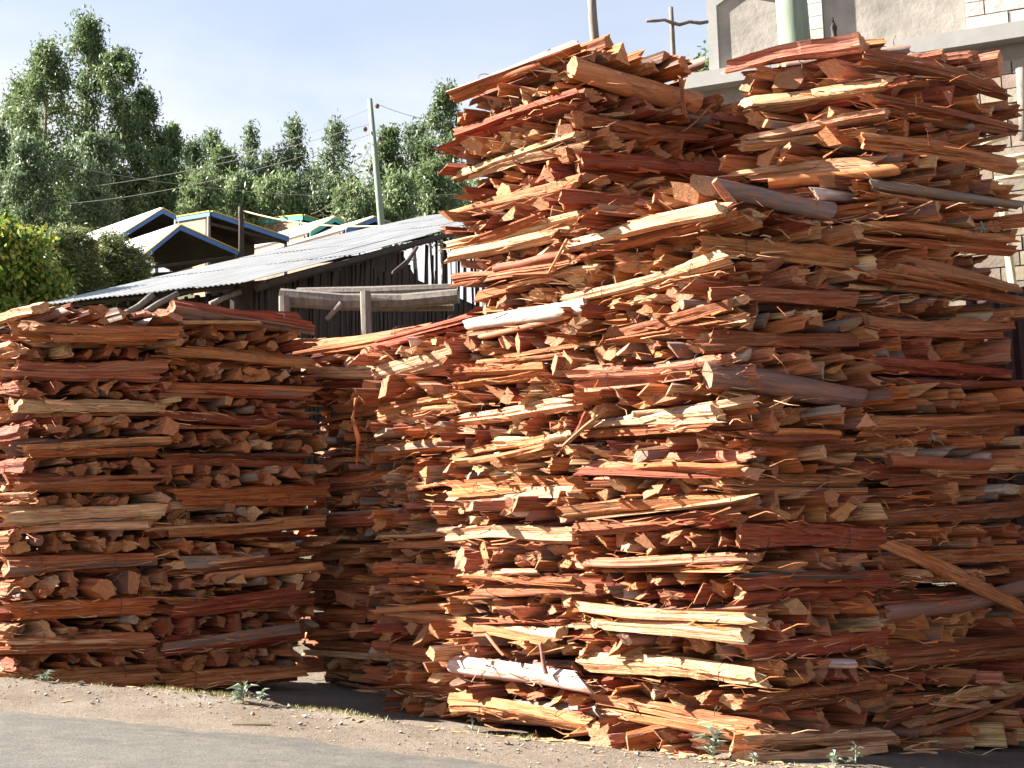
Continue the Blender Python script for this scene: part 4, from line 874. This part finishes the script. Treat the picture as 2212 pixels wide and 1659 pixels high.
TREES = [
 ('tallest dark eucalyptus with a high narrow crown top', 190, 2, 470, 62, 58, 9000, M_LEAF_D),
 ('broad dark eucalyptus leaning out beside the tallest tree on its outer side', 98, 62, 470, 88, 56, 11000, M_LEAF_D),
 ('dark eucalyptus lobe rising just inside the edge of the picture', 42, 150, 470, 60, 60, 7000, M_LEAF_D),
 ('dark eucalyptus with a rounded top between the tallest tree and the gap of sky', 262, 78, 480, 66, 57, 10000, M_LEAF_D),
 ('dense dark eucalyptus shoulder sloping down to the smaller trees', 312, 165, 480, 48, 59, 7500, M_LEAF_D),
 ('mid-green eucalyptus low in front of the broad dark one', 60, 290, 500, 62, 50, 6500, M_LEAF_M),
 ('shorter eucalyptus cut by the edge of the picture', 6, 255, 490, 52, 54, 5000, M_LEAF_M),
 ('green eucalyptus standing low in front of the tallest tree', 205, 280, 490, 70, 51, 7500, M_LEAF_M),
 ('pointed eucalyptus just beside the dark clump', 372, 246, 470, 34, 60, 3600, M_LEAF_D),
 ('slim pointed eucalyptus second from the dark clump', 414, 288, 470, 36, 62, 3200, M_LEAF_M),
 ('narrow eucalyptus with a thin tip near the clouds', 448, 262, 470, 32, 66, 2800, M_LEAF_M),
 ('rounded olive eucalyptus in the middle of the row', 482, 306, 475, 52, 61, 4600, M_LEAF_L),
 ('lone slender see-through eucalyptus above the row', 540, 242, 430, 26, 60, 1500, M_LEAF_M),
 ('little eucalyptus spire beside the lone slender one', 580, 308, 430, 26, 62, 1500, M_LEAF_M),
 ('feathery eucalyptus with a domed top left of the airy one', 638, 242, 430, 40, 60, 2600, M_LEAF_M),
 ('airy eucalyptus with bare forks and sky showing through', 736, 250, 420, 48, 58, 2100, M_LEAF_M),
 ('dark eucalyptus directly behind the power pole', 842, 258, 460, 44, 60, 4300, M_LEAF_D),
 ('bushy eucalyptus between the power pole and the tallest stack', 896, 242, 470, 48, 61, 4600, M_LEAF_M),
 ('tall pointed eucalyptus half hidden by the tallest stack', 958, 160, 470, 50, 58, 6000, M_LEAF_D),
 ('young light-green eucalyptus beside the first blue gable', 425, 380, 490, 46, 52, 3600, M_LEAF_L),
 ('young light-green eucalyptus behind the short dark post', 520, 372, 490, 52, 53, 4400, M_LEAF_L),
 ('broad young eucalyptus behind the teal fascia', 590, 380, 490, 54, 52, 4400, M_LEAF_L),
 ('young eucalyptus under the feathery one', 655, 372, 490, 50, 55, 4000, M_LEAF_M),
 ('young eucalyptus below the airy forked one', 725, 378, 490, 54, 54, 4200, M_LEAF_M),
 ('low light-green eucalyptus left of the power pole foot', 775, 400, 490, 46, 50, 3400, M_LEAF_L),
 ('low yellow-green eucalyptus right of the power pole foot', 862, 372, 490, 50, 51, 4000, M_LEAF_L),
 ('low dark eucalyptus against the edge of the tallest stack', 935, 340, 490, 46, 53, 4200, M_LEAF_D),
 ('dark eucalyptus filling the row behind the first shed ridge', 345, 312, 490, 40, 55, 4200, M_LEAF_D),
 ('eucalyptus filling the row behind the middle trees', 690, 345, 490, 44, 64, 3000, M_LEAF_M),
 ('eucalyptus sapling row-end beside the lone slender tree', 555, 358, 470, 34, 58, 2400, M_LEAF_M),
]
for i, (lab, X, Yt, Yb, hf, d, nl, mt) in enumerate(TREES):
    tree(lab, X, Yt, Yb, hf, d, int(nl * 1.25), mt, 40 + i * 7, sparse=.42 if 'airy' in lab or 'slender' in lab else (.22 if nl < 4000 else .12))
tree('yellow-green tree top seen between the tall stack and the concrete panel', 1508, 92, 240, 40, 26, 2600, M_LEAF_L, 901, ln=.16, wd=.07, name='small_tree', group='trees behind the building')
# far wood closing the gaps low down behind the row
rs = np.random.RandomState(77); Cs = []
for i in range(300):
    X = rs.uniform(-350, 1500); d = rs.uniform(70, 90); c = at(X, rs.uniform(405, 475), d); r_ = rs.uniform(.7, 1.6)
    q = rs.normal(0, 1, (120, 3)) * r_ * .7; Cs.append(c + q)
V, Fq = leaf_quads(np.concatenate(Cs), rs, .5, .2, .5)
tag(obj('far_wood', mesh_np('far_wood', V, Fq, [M_LEAF_M])), 'far mass of green foliage low behind the eucalyptus row', 'wood', kind='stuff')

# bushes in front of the sheds
def bush(label, lobes, d, nleaf, ln, wd, mat, seed, droop=.2):
    rs = np.random.RandomState(seed); X0 = np.mean([l[0] for l in lobes]); c0 = at(X0, 640, d); root = empty('bush', (c0[0], c0[1], float(ground_z(c0[0], c0[1])))); o = np.array(root.location); tag(root, label, 'bush')
    m = MB(); Cs = []; tot = sum(l[2] * l[3] for l in lobes)
    for X, Y, rx, ry, dd in lobes:
        c = at(X, Y, d + dd) - o; a, b = rx * d / 2765, ry * d / 2765
        m.tube([(0, 0, -.1), c * .5 + rs.normal(0, .08, 3), c], [.05, .035, .015], 5)
        for s in range(16):
            q = rs.normal(0, 1, 3); q /= np.linalg.norm(q); e = c + q * (a, a, b) * rs.uniform(.7, 1.05); m.tube([c, (c + e) / 2 + rs.normal(0, .03, 3), e], [.014, .010, .004], 4)
            k = int(nleaf * rx * ry / tot / 16); w = rs.normal(0, 1, (k, 3)); Cs.append(e + w * min(a, b) * rs.uniform(.16, .3))
            Cs.append(c + (e - c) * rs.uniform(.3, 1, (k // 2, 1)) + rs.normal(0, .06, (k // 2, 3)))
    V, Fq = leaf_quads(np.concatenate(Cs), rs, ln, wd, droop); m.build('stem', M_TRUNK, root, True); obj('foliage', mesh_np('foliage', V, Fq, [mat]), root); return root
bush('glossy broad-leaved green and yellow bush at the edge of the picture', [(20, 570, 70, 70, 0), (70, 560, 55, 60, .3), (25, 640, 85, 60, -.2), (95, 630, 45, 60, .1), (35, 510, 35, 45, .2), (-60, 560, 80, 90, 0)], 20.5, 12000, .115, .06, M_LEAF_Y, 5, .7)
bush('dark fine-needled bush beside the broad-leaved one', [(140, 545, 50, 48, .5), (170, 540, 42, 46, .4), (150, 610, 60, 60, .5), (190, 640, 50, 40, .6)], 24.0, 19000, .13, .022, M_LEAF_J, 6, -.2)
bush('lighter fine-needled bush touching the near shed gable', [(250, 550, 48, 48, .6), (275, 590, 52, 46, .7), (225, 600, 50, 50, .6), (290, 635, 45, 32, .9), (240, 650, 55, 35, .8)], 24.6, 19000, .13, .022, M_LEAF_J, 8, -.2)
